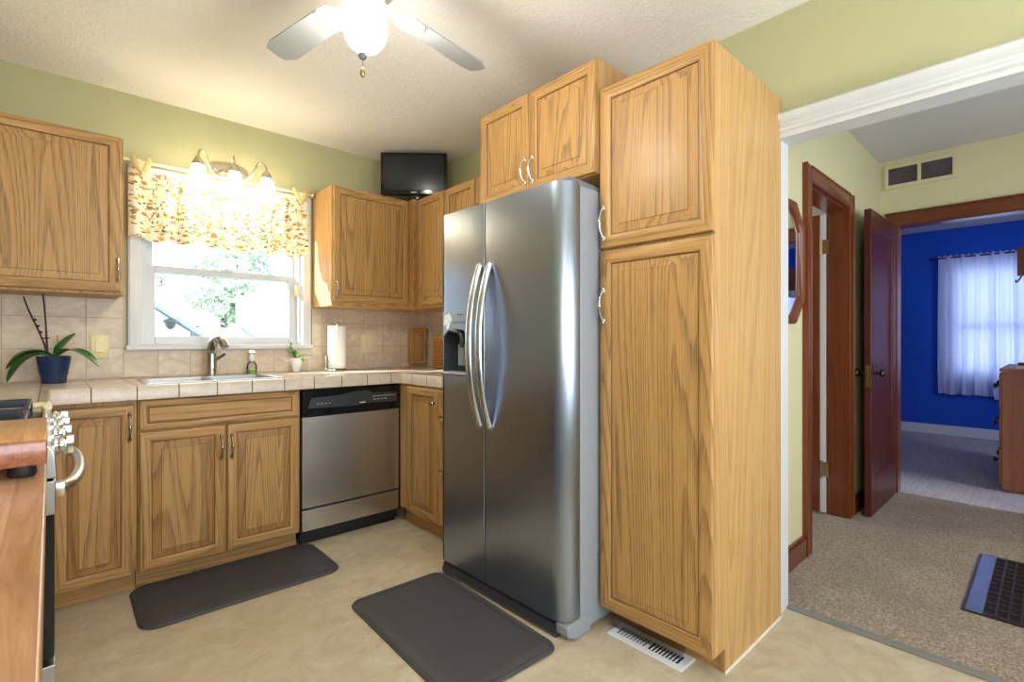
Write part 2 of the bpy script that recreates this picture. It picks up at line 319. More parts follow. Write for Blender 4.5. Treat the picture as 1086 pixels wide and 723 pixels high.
# ------------------------------------------------------------------ mesh builder
ORG = {}
class MB:
    def __init__(s): s.v = []; s.f = []
    def quad(s, pts, m=0, ax=2, off=None, sm=False):
        i = len(s.v); s.v += [Vector(p) for p in pts]
        s.f.append((tuple(range(i, i+len(pts))), m, ax, off or (0, 0, 0), sm))
    def mesh(s, verts, faces, m=0, ax=2, off=None, sm=False):
        i = len(s.v); s.v += [Vector(p) for p in verts]; off = off or (0, 0, 0)
        for f in faces: s.f.append((tuple(k+i for k in f), m, ax, off, sm))
    def box(s, x0, x1, y0, y1, z0, z1, m=0, ax=2, rnd=False, bev=0.0):
        off = tuple(random.uniform(-9, 9) for _ in range(3)) if rnd else None
        x0, x1 = min(x0, x1), max(x0, x1); y0, y1 = min(y0, y1), max(y0, y1); z0, z1 = min(z0, z1), max(z0, z1)
        if bev <= 0:
            v = [(x0, y0, z0), (x1, y0, z0), (x1, y1, z0), (x0, y1, z0), (x0, y0, z1), (x1, y0, z1), (x1, y1, z1), (x0, y1, z1)]
            s.mesh(v, [(0, 3, 2, 1), (4, 5, 6, 7), (0, 1, 5, 4), (1, 2, 6, 5), (2, 3, 7, 6), (3, 0, 4, 7)], m, ax, off)
        else:
            bm = bmesh.new(); bmesh.ops.create_cube(bm, size=1)
            for vv in bm.verts: vv.co = Vector(((x0+x1)/2+vv.co.x*(x1-x0), (y0+y1)/2+vv.co.y*(y1-y0), (z0+z1)/2+vv.co.z*(z1-z0)))
            bmesh.ops.bevel(bm, geom=bm.edges[:], offset=min(bev, 0.45*min(x1-x0, y1-y0, z1-z0)), segments=2, profile=0.5, affect='EDGES')
            s.bm(bm, m, ax, off)
    def bm(s, bm, m=0, ax=2, off=None, sm=True, mat=None):
        bm.verts.index_update()
        vs = [(mat @ v.co if mat else v.co.copy()) for v in bm.verts]
        s.mesh(vs, [tuple(v.index for v in f.verts) for f in bm.faces], m, ax, off, sm); bm.free()
    def prism(s, poly, axis, a, b, m=0, ax=2, off=None):
        n = len(poly)
        def P(p, t):
            c = [0, 0, 0]; o = [i for i in range(3) if i != axis]; c[o[0]], c[o[1]] = p; c[axis] = t; return tuple(c)
        v = [P(p, a) for p in poly]+[P(p, b) for p in poly]
        s.mesh(v, [tuple(range(n))[::-1], tuple(range(n, 2*n))]+[(i, (i+1) % n, n+(i+1) % n, n+i) for i in range(n)], m, ax, off)
    def lathe(s, prof, c, axis=2, n=28, m=0, ax=2, cap=True, mat=None):
        v = []; f = []
        for (r, h) in prof:
            for k in range(n):
                a = 2*pi*k/n; p = [0, 0, 0]; o = [i for i in range(3) if i != axis]
                p[o[0]] = r*cos(a); p[o[1]] = r*sin(a); p[axis] = h
                q = Vector(p)
                if mat: q = mat @ q
                v.append(q+Vector(c))
        for j in range(len(prof)-1):
            for k in range(n): f.append((j*n+k, j*n+(k+1) % n, (j+1)*n+(k+1) % n, (j+1)*n+k))
        if cap:
            f.append(tuple(range(n))[::-1]); f.append(tuple((len(prof)-1)*n+k for k in range(n)))
        s.mesh(v, f, m, ax, None, True)
    def tube(s, path, r, n=10, m=0, cap=True, closed=False, flat=None):
        P = [Vector(p) for p in path]; N = len(P)
        R = r if isinstance(r, (list, tuple)) else [r]*N
        T = []
        for i in range(N):
            a = P[(i-1) % N] if (i > 0 or closed) else P[i]; b = P[(i+1) % N] if (i < N-1 or closed) else P[i]
            T.append((b-a).normalized())
        u = T[0].orthogonal().normalized()
        if flat is not None: u = (Vector(flat[0])-T[0]*Vector(flat[0]).dot(T[0])).normalized()
        v = []; f = []
        for i in range(N):
            u = (u-T[i]*u.dot(T[i])).normalized(); w = T[i].cross(u)
            fr = flat[1] if flat else 1.0
            for k in range(n):
                a = 2*pi*k/n; v.append(P[i]+u*(R[i]*cos(a))+w*(R[i]*fr*sin(a)))
        for i in range(N if closed else N-1):
            j = (i+1) % N
            for k in range(n): f.append((i*n+k, i*n+(k+1) % n, j*n+(k+1) % n, j*n+k))
        if cap and not closed:
            f.append(tuple(range(n))[::-1]); f.append(tuple((N-1)*n+k for k in range(n)))
        s.mesh(v, f, m, 2, None, True)
    def sphere(s, c, r, m=0, sc=(1, 1, 1), seg=20):
        bm = bmesh.new(); bmesh.ops.create_uvsphere(bm, u_segments=seg, v_segments=seg//2+2, radius=r)
        for v in bm.verts: v.co = Vector((v.co.x*sc[0]+c[0], v.co.y*sc[1]+c[1], v.co.z*sc[2]+c[2]))
        s.bm(bm, m)
    def door(s, O, U, N, w, h, t=0.020, prof=None, m=(0, 1), rail=0.046, raised=True):
        """framed cabinet front: O lower-left corner on the carcass face, U to the right, N outward"""
        O, U, N = Vector(O), Vector(U), Vector(N); Z = Vector((0, 0, 1))
        ua = [i for i in range(3) if abs(U[i]) > 0.5][0]
        if prof is None:
            b = min(0.036, (min(w, h)-2*rail)*0.28)
            prof = [(0, 0, 0), (0, t-0.005, 0), (0.0015, t-0.002, 0), (0.005, t, 0), (rail-0.010, t, 0), (rail-0.004, t-0.003, 0), (rail, t-0.0055, 0), (rail+0.0015, t-0.0095, 1), (rail+0.0045, t-0.0095, 1)]
            if raised: prof += [(rail+b, t-0.0035, 2), (rail+b+0.0015, t-0.0015, 1)]
            else: prof += [(rail+0.007, t-0.004, 0)]
        offs = [tuple(random.uniform(-9, 9) for _ in range(3)) for _ in range(5)]
        def ring(i, d):
            return [O+U*a+Z*b+N*d for a, b in ((i, i), (w-i, i), (w-i, h-i), (i, h-i))]
        panel_from = next(k for k, p in enumerate(prof) if p[2] == 1)
        for k in range(len(prof)-1):
            A = ring(prof[k][0], prof[k][1]); B = ring(prof[k+1][0], prof[k+1][1]); mt = prof[k+1][2]
            for e in range(4):
                q = [A[e], A[(e+1) % 4], B[(e+1) % 4], B[e]]
                ax = ua if ((e in (0, 2) and k < panel_from) or (k >= panel_from and not raised)) else 2
                s.quad(q, mt, ax, offs[e] if k < panel_from else offs[4])
        s.quad(ring(prof[-1][0], prof[-1][1]), m[0], 2 if raised else ua, offs[4])
        s.quad(ring(0, 0)[::-1], m[0], 2, offs[4])
    def build(s, name, mats, parent=None, bevel=0.0, angle=38, pos=None, weld=True):
        if not isinstance(mats, (list, tuple)): mats = [mats]
        lo = Vector((min(v.x for v in s.v), min(v.y for v in s.v), min(v.z for v in s.v))); hi = Vector((max(v.x for v in s.v), max(v.y for v in s.v), max(v.z for v in s.v)))
        if parent is not None: org = ORG[parent.name]
        elif pos is not None: org = Vector(pos)
        else: org = Vector(((lo.x+hi.x)/2, (lo.y+hi.y)/2, lo.z))
        me = bpy.data.meshes.new(name); me.from_pydata([v-org for v in s.v], [], [f[0] for f in s.f])
        at = me.attributes.new('gc', 'FLOAT_VECTOR', 'CORNER'); vals = []
        for f in s.f:
            ax, off = f[2], f[3]; o = [i for i in range(3) if i != ax]
            for i in f[0]:
                c = s.v[i]
                if ax == 2: vals += [c.x+off[0], c.y+off[1], c.z+off[2]]
                else: vals += [c[o[0]]+off[0], c[o[1]]+off[1], c[ax]+off[2]]
        at.data.foreach_set('vector', vals)
        for mt in mats: me.materials.append(mt)
        me.polygons.foreach_set('material_index', [f[1] for f in s.f])
        bm = bmesh.new(); bm.from_mesh(me)
        if weld: bmesh.ops.remove_doubles(bm, verts=bm.verts, dist=1e-5)
        bmesh.ops.recalc_face_normals(bm, faces=bm.faces)
        for e in bm.edges:
            e.smooth = not (len(e.link_faces) != 2 or e.calc_face_angle(0) > radians(angle))
        for f in bm.faces: f.smooth = True
        bm.to_mesh(me); bm.free()
        ob = bpy.data.objects.new(name, me); COL.objects.link(ob)
        if parent is not None: ob.parent = parent; ORG[ob.name] = org
        else: ob.location = org; ORG[ob.name] = org
        if bevel > 0:
            b = ob.modifiers.new('bevel', 'BEVEL'); b.width = bevel; b.segments = 2; b.limit_method = 'ANGLE'; b.angle_limit = radians(50); b.harden_normals = True
        return ob

def tag(o, label=None, cat=None, group=None, kind=None):
    if label: o['label'] = label
    if cat: o['category'] = cat
    if group: o['group'] = group
    if kind: o['kind'] = kind
    return o
def thing(name, loc, label, cat, group=None):
    e = bpy.data.objects.new(name, None); COL.objects.link(e); e.location = loc; e.empty_display_size = 0.1
    ORG[e.name] = Vector(loc); return tag(e, label, cat, group)
def struct(name, mb, mat, bevel=0.0, label=None, parent=None):
    o = mb.build(name, mat, parent, bevel)
    if parent is None: o['kind'] = 'structure'
    if label: o['label'] = label
    return o
def arc(c, r, a0, a1, n, plane='xz'):
    out = []
    for i in range(n+1):
        a = a0+(a1-a0)*i/n; p = [c[0], c[1], c[2]]
        p[{'x': 0, 'y': 1, 'z': 2}[plane[0]]] += r*cos(a); p[{'x': 0, 'y': 1, 'z': 2}[plane[1]]] += r*sin(a); out.append(tuple(p))
    return out
def bez(p0, p1, p2, p3, n=12):
    P = [Vector(p) for p in (p0, p1, p2, p3)]
    return [P[0]*(1-t)**3+P[1]*3*t*(1-t)**2+P[2]*3*t*t*(1-t)+P[3]*t**3 for t in [i/n for i in range(n+1)]]

# ================================================================== STRUCTURE
CT = 0.935      # counter top height
H = 2.487       # ceiling
HX = 2.42       # far wall of the hall
m = MB(); m.box(-2.90, 0.11, -5.2, 0.12, -0.06, 0.0); struct('floor', m, M_FLOOR)
m = MB(); m.box(0.11, 2.47, -4.95, -2.41, -0.06, 0.006); m.box(0.72, 1.60, -2.41, -0.75, -0.06, 0.0); struct('floor_hall', m, M_CARPET)
m = MB(); m.box(2.47, 5.95, -5.15, -1.30, -0.06, 0.004); struct('floor_bedroom', m, M_CARPET2)
m = MB(); m.box(-2.90, 0.05, -5.2, 0.12, H, H+0.08); struct('ceiling', m, M_CEIL)
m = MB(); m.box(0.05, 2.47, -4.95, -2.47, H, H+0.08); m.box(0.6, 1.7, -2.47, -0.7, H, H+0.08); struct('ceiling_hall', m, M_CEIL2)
m = MB(); m.box(2.47, 5.95, -5.15, -1.30, H, H+0.08); struct('ceiling_bedroom', m, M_OFFW)
WX0, WX1, WZ0, WZ1 = -1.848, -0.972, 1.115, 2.045
def holed(mb, axis, a, b, u0, u1, z0, z1, holes):
    us = sorted(set([u0, u1]+[h for q in holes for h in q[:2]])); zs = sorted(set([z0, z1]+[h for q in holes for h in q[2:]]))
    for i in range(len(us)-1):
        for j in range(len(zs)-1):
            cu, cz = (us[i]+us[i+1])/2, (zs[j]+zs[j+1])/2
            if any(q[0] < cu < q[1] and q[2] < cz < q[3] for q in holes): continue
            if axis == 'y': mb.box(us[i], us[i+1], a, b, zs[j], zs[j+1])
            else: mb.box(a, b, us[i], us[i+1], zs[j], zs[j+1])
m = MB(); holed(m, 'y', 0.0, 0.13, -2.90, 0.11, 0, H, [(WX0, WX1, WZ0, WZ1)]); struct('wall_back', m, M_SAGE)
m = MB(); m.box(-2.98, -2.87, -5.2, 0.13, 0, H); struct('wall_left', m, M_SAGE)
m = MB(); m.box(-2.87, 0.11, -5.3, -5.17, 0, H); struct('wall_front', m, M_SAGE)
m = MB(); m.box(0.0, 0.11, -2.645, 0.0, 0, H); m.box(0, 0.11, -5.17, -4.60, 0, H); m.box(0, 0.11, -4.60, -2.645, 1.985, H); struct('wall_right', m, M_SAGE)
m = MB(); holed(m, 'y', -2.53, -2.42, 0.11, HX+0.05, 0, H, [(0.775, 1.53, 0, 1.985)]); struct('wall_hall', m, M_CREAM)
m = MB(); holed(m, 'x', HX, HX+0.11, -4.95, -2.53, 0, H, [(-3.45, -2.628, 0, 2.0)]); struct('wall_hall_end', m, M_CREAM)
m = MB(); m.box(0.11, HX, -5.05, -4.95, 0, H); struct('wall_hall_far', m, M_CREAM)
m = MB(); m.box(0.62, 0.68, -2.42, -0.70, 0, H); m.box(1.66, 1.72, -2.42, -0.70, 0, H); m.box(0.68, 1.66, -0.72, -0.66, 0, H); struct('wall_bathroom', m, M_OFFW)
BX = 5.75
m = MB(); holed(m, 'x', BX, BX+0.13, -5.1, -1.4, 0, H, [(-3.30, -2.60, 0.72, 2.04)]); m.box(HX+0.11, BX, -1.4, -1.3, 0, H); m.box(HX+0.11, BX, -5.15, -5.05, 0, H)
m.box(HX+0.10, HX+0.115, -2.630, -1.4, 0, H); m.box(HX+0.10, HX+0.115, -5.05, -3.46, 0, H); m.box(HX+0.10, HX+0.115, -3.46, -2.630, 2.01, H)
struct('wall_bedroom', m, M_BLUE)
m = MB(); m.box(BX-0.018, BX, -5.05, -1.4, 0.004, 0.105); m.box(BX-0.012, BX, -5.05, -1.4, 0.105, 0.118); struct('baseboard_bedroom', m, M_WHITE, 0.003)
m = MB()
for a, b in ((0.111, 0.685), (1.62, HX)): m.box(a, b, -2.552, -2.53, 0.006, 0.105, ax=0); m.box(a, b, -2.544, -2.53, 0.105, 0.118, ax=0)
struct('baseboard_hall', m, DARKW, 0.003)
# wide white cased opening between kitchen and hall
m = MB()
m.box(0.0, 0.11, -2.655, -2.645, 0, 1.975); m.box(0.0, 0.11, -4.61, -4.60, 0, 1.975); m.box(0.0, 0.11, -4.60, -2.655, 1.972, 1.985)
m.prism([(0, 1.968), (-0.012, 1.968), (-0.014, 1.982), (-0.006, 1.985), (-0.007, 1.990), (-0.018, 1.996), (-0.022, 2.006), (-0.012, 2.012), (-0.013, 2.026), (-0.024, 2.032), (-0.034, 2.044), (-0.038, 2.056), (-0.030, 2.064), (-0.020, 2.070), (0, 2.072)], 1, -4.68, -2.662)
m.box(-0.018, 0, -4.69, -4.60, 0, 1.968)
struct('trim_1', m, M_WHITE, 0.0, 'white moulded casing around the wide opening to the hall')
m = MB(); m.box(0.085, 0.125, -4.60, -2.655, 0.0, 0.010); struct('trim_2', m, M_GREYSTRIP, 0.003, 'grey threshold strip between vinyl and carpet')
# bathroom door frame
m = MB()
cas = lambda d: [(0, -2.53), (0, -2.548), (0.010, -2.553), (0.018, -2.549), (0.075, -2.551), (0.083, -2.557), (0.090, -2.556), (0.092, -2.53)]
m.prism([(0.785-p[0], p[1]) for p in cas(0)], 2, 0.006, 2.075, 0, 2, (1, 2, 3)); m.prism([(1.52+p[0], p[1]) for p in cas(0)], 2, 0.006, 2.075, 0, 2, (4, 2, 3))
m.prism([(p[1], 1.983+p[0]) for p in cas(0)], 0, 0.785, 1.52, 0, 0, (3, 1, 1))
m.box(0.775, 0.790, -2.53, -2.40, 0.006, 1.985); m.box(1.515, 1.53, -2.53, -2.42, 0.006, 1.985); m.box(0.775, 1.53, -2.53, -2.42, 1.97, 1.985, ax=0)
struct('trim_3', m, DARKW, 0.0, 'reddish brown casing of the bathroom doorway')
# bedroom doorway frame
m = MB()
m.box(HX-0.018, HX, -3.46, -2.57, 1.99, 2.082, ax=1); m.box(HX-0.026, HX, -3.47, -2.565, 2.075, 2.090, ax=1); m.box(HX-0.018, HX, -2.626, -2.565, 0.006, 1.99); m.box(HX-0.018, HX, -3.55, -3.45, 0.006, 2.08)
m.box(HX, HX+0.117, -2.640, -2.628, 0.006, 2.0); m.box(HX, HX+0.115, -3.45, -3.435, 0.006, 2.0); m.box(HX, HX+0.117, -3.435, -2.640, 1.985, 2.0, ax=1)
struct('trim_4', m, DARKW, 0.002, 'dark wooden casing of the blue bedroom doorway')

# kitchen window
wr = bpy.data.objects.new('window_1', None); COL.objects.link(wr); wr.location = (-1.41, 0, 1.1); ORG['window_1'] = Vector((-1.41, 0, 1.1)); wr['kind'] = 'structure'
m = MB(); c0, c1 = WX0, WX1
for a, b in ((c0-0.055, c0+0.004), (c1-0.004, c1+0.055)):
    m.box(a, b, -0.020, 0, 1.095, 2.10); m.box(a+0.006, b-0.022 if a < -1.5 else b-0.006, -0.026, -0.02, 1.095, 2.10)
m.box(c0-0.055, c1+0.055, -0.022, 0, 2.04, 2.10)
m.build('window_casing', M_WHITE, wr, 0.003)
m = MB(); m.box(c0-0.065, c1+0.065, -0.040, 0.0, 1.088, 1.113); m.box(c0, c1, 0.0, 0.12, 1.095, 1.118); m.build('window_sill', M_WHITE, wr, 0.004)
m = MB(); m.box(c0, c0+0.022, 0.0, 0.12, 1.118, 2.045); m.box(c1-0.022, c1, 0, 0.12, 1.118, 2.045); m.box(c0, c1, 0, 0.12, 2.025, 2.045)
m.box(c0+0.022, c0+0.030, 0.03, 0.05, 1.118, 2.03); m.box(c1-0.030, c1-0.022, 0.03, 0.05, 1.118, 2.03); m.build('window_jamb', M_VINYLW, wr, 0.001)
def sash(name, y, x0, x1, z0, z1, st, bot, top):
    m = MB(); m.box(x0, x0+st, y, y+0.028, z0, z1); m.box(x1-st, x1, y, y+0.028, z0, z1); m.box(x0+st, x1-st, y, y+0.028, z0, z0+bot); m.box(x0+st, x1-st, y, y+0.028, z1-top, z1)
    o = m.build(name, M_VINYLW, wr, 0.003)
    g = MB(); g.box(x0+st-0.004, x1-st+0.004, y+0.012, y+0.015, z0+bot-0.004, z1-top+0.004); g.build('glass_pane', M_GLASS, o)
    return o
sash('upper_sash', 0.072, c0+0.024, c1-0.024, 1.53, 2.025, 0.042, 0.034, 0.04)
ls = sash('lower_sash', 0.034, c0+0.028, c1-0.028, 1.118, 1.565, 0.045, 0.046, 0.036)
m = MB(); m.box(-1.45, -1.38, 0.028, 0.04, 1.562, 1.575); m.lathe([(0.010, 0), (0.012, 0.006), (0.006, 0.012)], (-1.415, 0.036, 1.574), n=12); m.build('sash_lock', M_VINYLW, wr)
# little "3" decal on the pane
m = MB(); nx_, nz_, r3 = -1.752, 1.476, 0.0125
m.tube(arc((nx_, 0.0435, nz_+r3), r3, radians(150), radians(-90), 12)+arc((nx_, 0.0435, nz_-r3), r3, radians(90), radians(-150), 12)[1:], 0.0042, 8, flat=((0, 1, 0), 1.0)); m.build('pane_number', M_DARKP, wr)
# bedroom window
w2 = bpy.data.objects.new('window_2', None); COL.objects.link(w2); w2.location = (BX, -2.95, 0.72); ORG['window_2'] = Vector((BX, -2.95, 0.72)); w2['kind'] = 'structure'
m = MB()
m.box(BX-0.02, BX, -3.38, -3.30, 0.66, 2.12); m.box(BX-0.02, BX, -2.60, -2.52, 0.66, 2.12); m.box(BX-0.02, BX, -3.30, -2.60, 2.04, 2.12); m.box(BX-0.03, BX+0.1, -3.39, -2.51, 0.66, 0.72)
m.build('window_casing', M_WHITE, w2, 0.003)
m = MB(); m.box(BX+0.05, BX+0.09, -3.30, -3.25, 0.72, 2.04); m.box(BX+0.05, BX+0.09, -2.65, -2.60, 0.72, 2.04)
for a, b in ((0.72, 0.78), (1.28, 1.35), (1.98, 2.04)): m.box(BX+0.05, BX+0.09, -3.25, -2.65, a, b)
m.build('window_sash', M_VINYLW, w2, 0.002)
m = MB(); m.box(BX+0.068, BX+0.072, -3.255, -2.645, 0.775, 1.985); m.build('glass_pane', M_GLASS, w2)

# hall doors: bathroom leaf opened inwards, bedroom leaf folded back along the hall wall
def knobset(mb, x, y, z, sy, mt=0):
    mb.lathe([(0.022, 0), (0.022, 0.004), (0.010, 0.008), (0.008, 0.026), (0.014, 0.034), (0.024, 0.040), (0.027, 0.050), (0.022, 0.060), (0.010, 0.064)], (x, y, z), axis=1, n=20, m=mt, mat=Matrix.Diagonal((1, sy, 1, 1)))
d1 = bpy.data.objects.new('door_1', None); COL.objects.link(d1); d1.location = (1.53, -2.39, 0.0); ORG['door_1'] = Vector((1.53, -2.39, 0)); d1['kind'] = 'structure'
m = MB(); m.box(1.500, 1.512, -2.385, -1.65, 0.015, 1.965); m.build('leaf_face', DARKW, d1, 0.002)
m = MB(); m.box(1.512, 1.535, -2.418, -1.65, 0.015, 1.965); m.build('leaf_edge', M_WHITE, d1, 0.001)
for z in (1.75, 0.30):
    m = MB(); m.box(1.497, 1.513, -2.436, -2.386, z-0.045, z+0.045); m.tube([(1.496, -2.395, z-0.055), (1.496, -2.395, z+0.055)], 0.007); m.build('hinge', M_BRASS, d1)
d2 = bpy.data.objects.new('door_2', None); COL.objects.link(d2); d2.location = (2.385, -2.625, 0.012); ORG['door_2'] = Vector((2.385, -2.625, 0.012)); d2['kind'] = 'structure'
DX0, DX1, DY0, DY1, DZ1 = 1.640, 2.385, -2.638, -2.598, 1.985
m = MB(); off = [tuple(random.uniform(-9, 9) for _ in range(3)) for _ in range(5)]
m.box(DX0, DX0+0.105, DY0, DY1, 0.012, DZ1, 0, 2, True); m.box(DX1-0.105, DX1, DY0, DY1, 0.012, DZ1, 0, 2, True)
m.box(DX0+0.105, DX1-0.105, DY0, DY1, 0.012, 0.24, 0, 0, True); m.box(DX0+0.105, DX1-0.105, DY0, DY1, DZ1-0.115, DZ1, 0, 0, True)
m.build('leaf_frame', DARKW2, d2, 0.004)
m = MB(); m.box(DX0+0.10, DX1-0.10, DY0+0.014, DY1-0.014, 0.235, DZ1-0.11, 0, 2, True)
for (a, b, z0, z1) in ((DX0+0.105, DX0+0.118, 0.24, DZ1-0.115), (DX1-0.118, DX1-0.105, 0.24, DZ1-0.115), (DX0+0.105, DX1-0.105, 0.24, 0.253), (DX0+0.105, DX1-0.105, DZ1-0.128, DZ1-0.115)):
    m.box(a, b, DY0+0.006, DY0+0.016, z0, z1)
m.build('leaf_panel', DARKW2, d2, 0.003)
m = MB(); knobset(m, DX0+0.055, DY0, 0.93, -1); m.build('knob', M_BRONZE, d2)
m = MB(); knobset(m, DX0+0.055, DY1, 0.93, 1); m.build('knob', M_BRONZE, d2)
m = MB(); m.box(DX0+0.035, DX0+0.075, DY0-0.003, DY0, 0.80, 0.99); m.build('lock_plate', M_BRONZE, d2, 0.001)
m = MB(); m.box(DX0-0.002, DX0+0.001, DY0+0.01, DY1-0.01, 0.84, 0.98); m.build('latch_plate', M_BRASS, d2)

# backsplash
m = MB()
m.box(-2.87, WX0-0.066, -0.008, 0, CT, 1.372); m.box(WX0-0.066, WX1+0.066, -0.008, 0, CT, 1.088); m.box(WX1+0.066, 0.0, -0.008, 0, CT, 1.372)
m.box(-0.008, 0, -1.37, -0.008, CT, 1.372)
struct('wall_backsplash', m, TILE_WALL, 0.0, 'beige stone tile backsplash')

# ================================================================== CABINETS
def bow_pull(parent, P, N, L=0.098, vertical=True, mat=M_PEWTER, name='handle'):
    """P centre on the door face, N outward"""
    N = Vector(N); P = Vector(P); A = Vector((0, 0, 1)) if vertical else Vector((0, 0, 1)).cross(N)
    m = MB(); n = 22; path = []; rad = []
    for i in range(n+1):
        t = i/n; s = t*2-1
        path.append(P+A*(s*L/2)+N*(0.004+0.024*(1-abs(s)**2.6)))
        rad.append(0.0036+0.0032*math.exp(-(s/0.22)**2)+0.0025*max(0, (abs(s)-0.72)/0.28))
    m.tube(path, rad, 10)
    for sgn in (-1, 1):
        q = P+A*(sgn*L*0.5)
        mt = N.to_track_quat('Z', 'Y').to_matrix().to_4x4()
        m.lathe([(0.0085, -0.0005), (0.0085, 0.003), (0.006, 0.006), (0.004, 0.008)], q, n=14, mat=mt)
        m.sphere(q+A*(sgn*0.009)+N*0.004, 0.0055, seg=10)
    return m.build(name, mat, parent)
def knob(parent, P, N, mat=M_PEWTER):
    m = MB(); mt = Vector(N).to_track_quat('Z', 'Y').to_matrix().to_4x4()
    m.lathe([(0.008, 0), (0.006, 0.004), (0.005, 0.012), (0.012, 0.017), (0.015, 0.022), (0.012, 0.027), (0.004, 0.029)], P, n=18, mat=mt)
    return m.build('knob', mat, parent)
GRP_U = 'oak wall cabinets'; GRP_B = 'oak base cabinets'
FY = -0.61      # carcass face of back run, doors stand 20 mm proud
def face_door(parent, O, U, N, w, h, name='door', **kw):
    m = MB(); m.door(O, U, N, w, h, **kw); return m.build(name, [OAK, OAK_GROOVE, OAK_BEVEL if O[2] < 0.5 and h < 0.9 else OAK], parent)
X, Yd = Vector((1, 0, 0)), Vector((0, -1, 0))
# -- wall cabinet left of window
UB, UT = 1.362, 2.131
c = thing('wall_cabinet', (-2.40, -0.16, UB), 'wide oak wall cabinet left of the kitchen window above the potted orchid', 'cabinet', GRP_U)
m = MB(); m.box(-2.862, -1.948, -0.325, -0.002, UB, UT, 0, 2, True); m.build('body', OAK, c, 0.0015)
d = face_door(c, (-2.520, -0.325, UB+0.012), X, Yd, 0.562, UT-UB-0.020); bow_pull(d, (-1.972, -0.345, 1.482), Yd, 0.095)
d = face_door(c, (-2.866, -0.325, UB+0.012), X, Yd, 0.338, UT-UB-0.020); bow_pull(d, (-2.850, -0.345, 1.482), Yd, 0.095)
# -- wall cabinet right of window
c = thing('wall_cabinet', (-0.60, -0.16, UB), 'single door oak wall cabinet between the window and the corner, below the television', 'cabinet', GRP_U)
m = MB(); m.box(-0.905, -0.335, -0.325, -0.002, UB, UT-0.005, 0, 2, True); m.box(-0.335, -0.002, -0.325, -0.002, UB, UT-0.005, 0, 2, True); m.build('body', [OAK_SIDE], c, 0.0015)
m = MB(); m.box(-0.908, -0.325, -0.332, -0.325, UB, UB+0.028, 0, 0, True); m.box(-0.355, -0.325, -0.40, -0.325, UB, UT-0.005, 0, 2, True); m.build('face_frame', OAK, c, 0.0015)
d = face_door(c, (-0.895, -0.325, UB+0.026), X, Yd, 0.540, UT-UB-0.036); bow_pull(d, (-0.878, -0.345, 1.466), Yd, 0.095)
# -- wall cabinets along the right wall
Xn = Vector((-1, 0, 0)); Un = Vector((0, -1, 0))
c = thing('wall_cabinet', (-0.16, -0.58, UB), 'narrow oak wall cabinet in the corner, left of the refrigerator top', 'cabinet', GRP_U)
m = MB(); m.box(-0.325, -0.002, -0.748, -0.326, UB, UT-0.012, 0, 2, True); m.build('body', OAK, c, 0.0015)
d = face_door(c, (-0.325, -0.432, UB+0.024), Un, Xn, 0.312, UT-UB-0.040); bow_pull(d, (-0.345, -0.728, 1.470), Xn, 0.095)
c = thing('wall_cabinet', (-0.16, -1.08, 1.80), 'short two door oak wall cabinet just above the left edge of the refrigerator', 'cabinet', GRP_U)
m = MB(); m.box(-0.325, -0.002, -1.405, -0.750, 1.80, UT-0.012, 0, 2, True); m.build('body', OAK, c, 0.0015)
d = face_door(c, (-0.325, -0.758, 1.812), Un, Xn, 0.314, 0.30); bow_pull(d, (-0.345, -1.058, 1.905), Xn, 0.08)
d = face_door(c, (-0.325, -1.082, 1.812), Un, Xn, 0.314, 0.30); bow_pull(d, (-0.345, -1.100, 1.905), Xn, 0.08)
# -- cabinet above the refrigerator
c = thing('wall_cabinet', (-0.3, -1.83, 1.803), 'deep two door oak cabinet mounted above the refrigerator', 'cabinet', GRP_U)
m = MB(); m.box(-0.610, -0.002, -2.197, -1.468, 1.803, 2.262, 0, 2, True); m.build('body', OAK_SIDE, c, 0.0015)
d = face_door(c, (-0.610, -1.474, 1.808), Un, Xn, 0.345, 0.448); bow_pull(d, (-0.630, -1.797, 1.906), Xn, 0.10, mat=M_CHROME)
d = face_door(c, (-0.610, -1.823, 1.808), Un, Xn, 0.372, 0.448); bow_pull(d, (-0.630, -1.848, 1.902), Xn, 0.10, mat=M_CHROME)
# -- tall pantry
c = thing('pantry_cabinet', (-0.3, -2.43, 0), 'tall two door oak pantry cabinet right of the refrigerator', 'cabinet')
PY0, PY1, PT = -2.202, -2.664, 2.134
m = MB(); m.prism([(-0.518, 0.0), (-0.518, 0.085), (-0.592, 0.085), (-0.592, PT), (-0.002, PT), (-0.002, 0.0)], 1, PY1, PY1+0.016, 0, 2, (3, 4, 5))
m.build('side_panel', OAK_SIDE, c, 0.001)
m = MB(); m.box(-0.590, -0.002, PY1+0.016, PY0, 0.085, PT, 0, 2, True); m.build('body', OAK, c, 0.001)
m = MB(); m.box(-0.515, -0.497, PY1+0.016, PY0, 0.0, 0.085, 0, 1, True); m.build('toe_kick', OAK, c)
m = MB(); m.box(-0.52, -0.004, PY1-0.004, PY1, 0.0, 0.007); m.build('caulk_line', M_GROUTW, c)
d = face_door(c, (-0.592, PY0-0.002, 0.086), Un, Xn, 0.460, 1.404, rail=0.050); bow_pull(d, (-0.612, PY0-0.022, 1.276), Xn, 0.115, mat=M_CHROME)
d = face_door(c, (-0.592, PY0-0.002, 1.501), Un, Xn, 0.460, 0.632, rail=0.050); bow_pull(d, (-0.612, PY0-0.022, 1.600), Xn, 0.115, mat=M_CHROME)
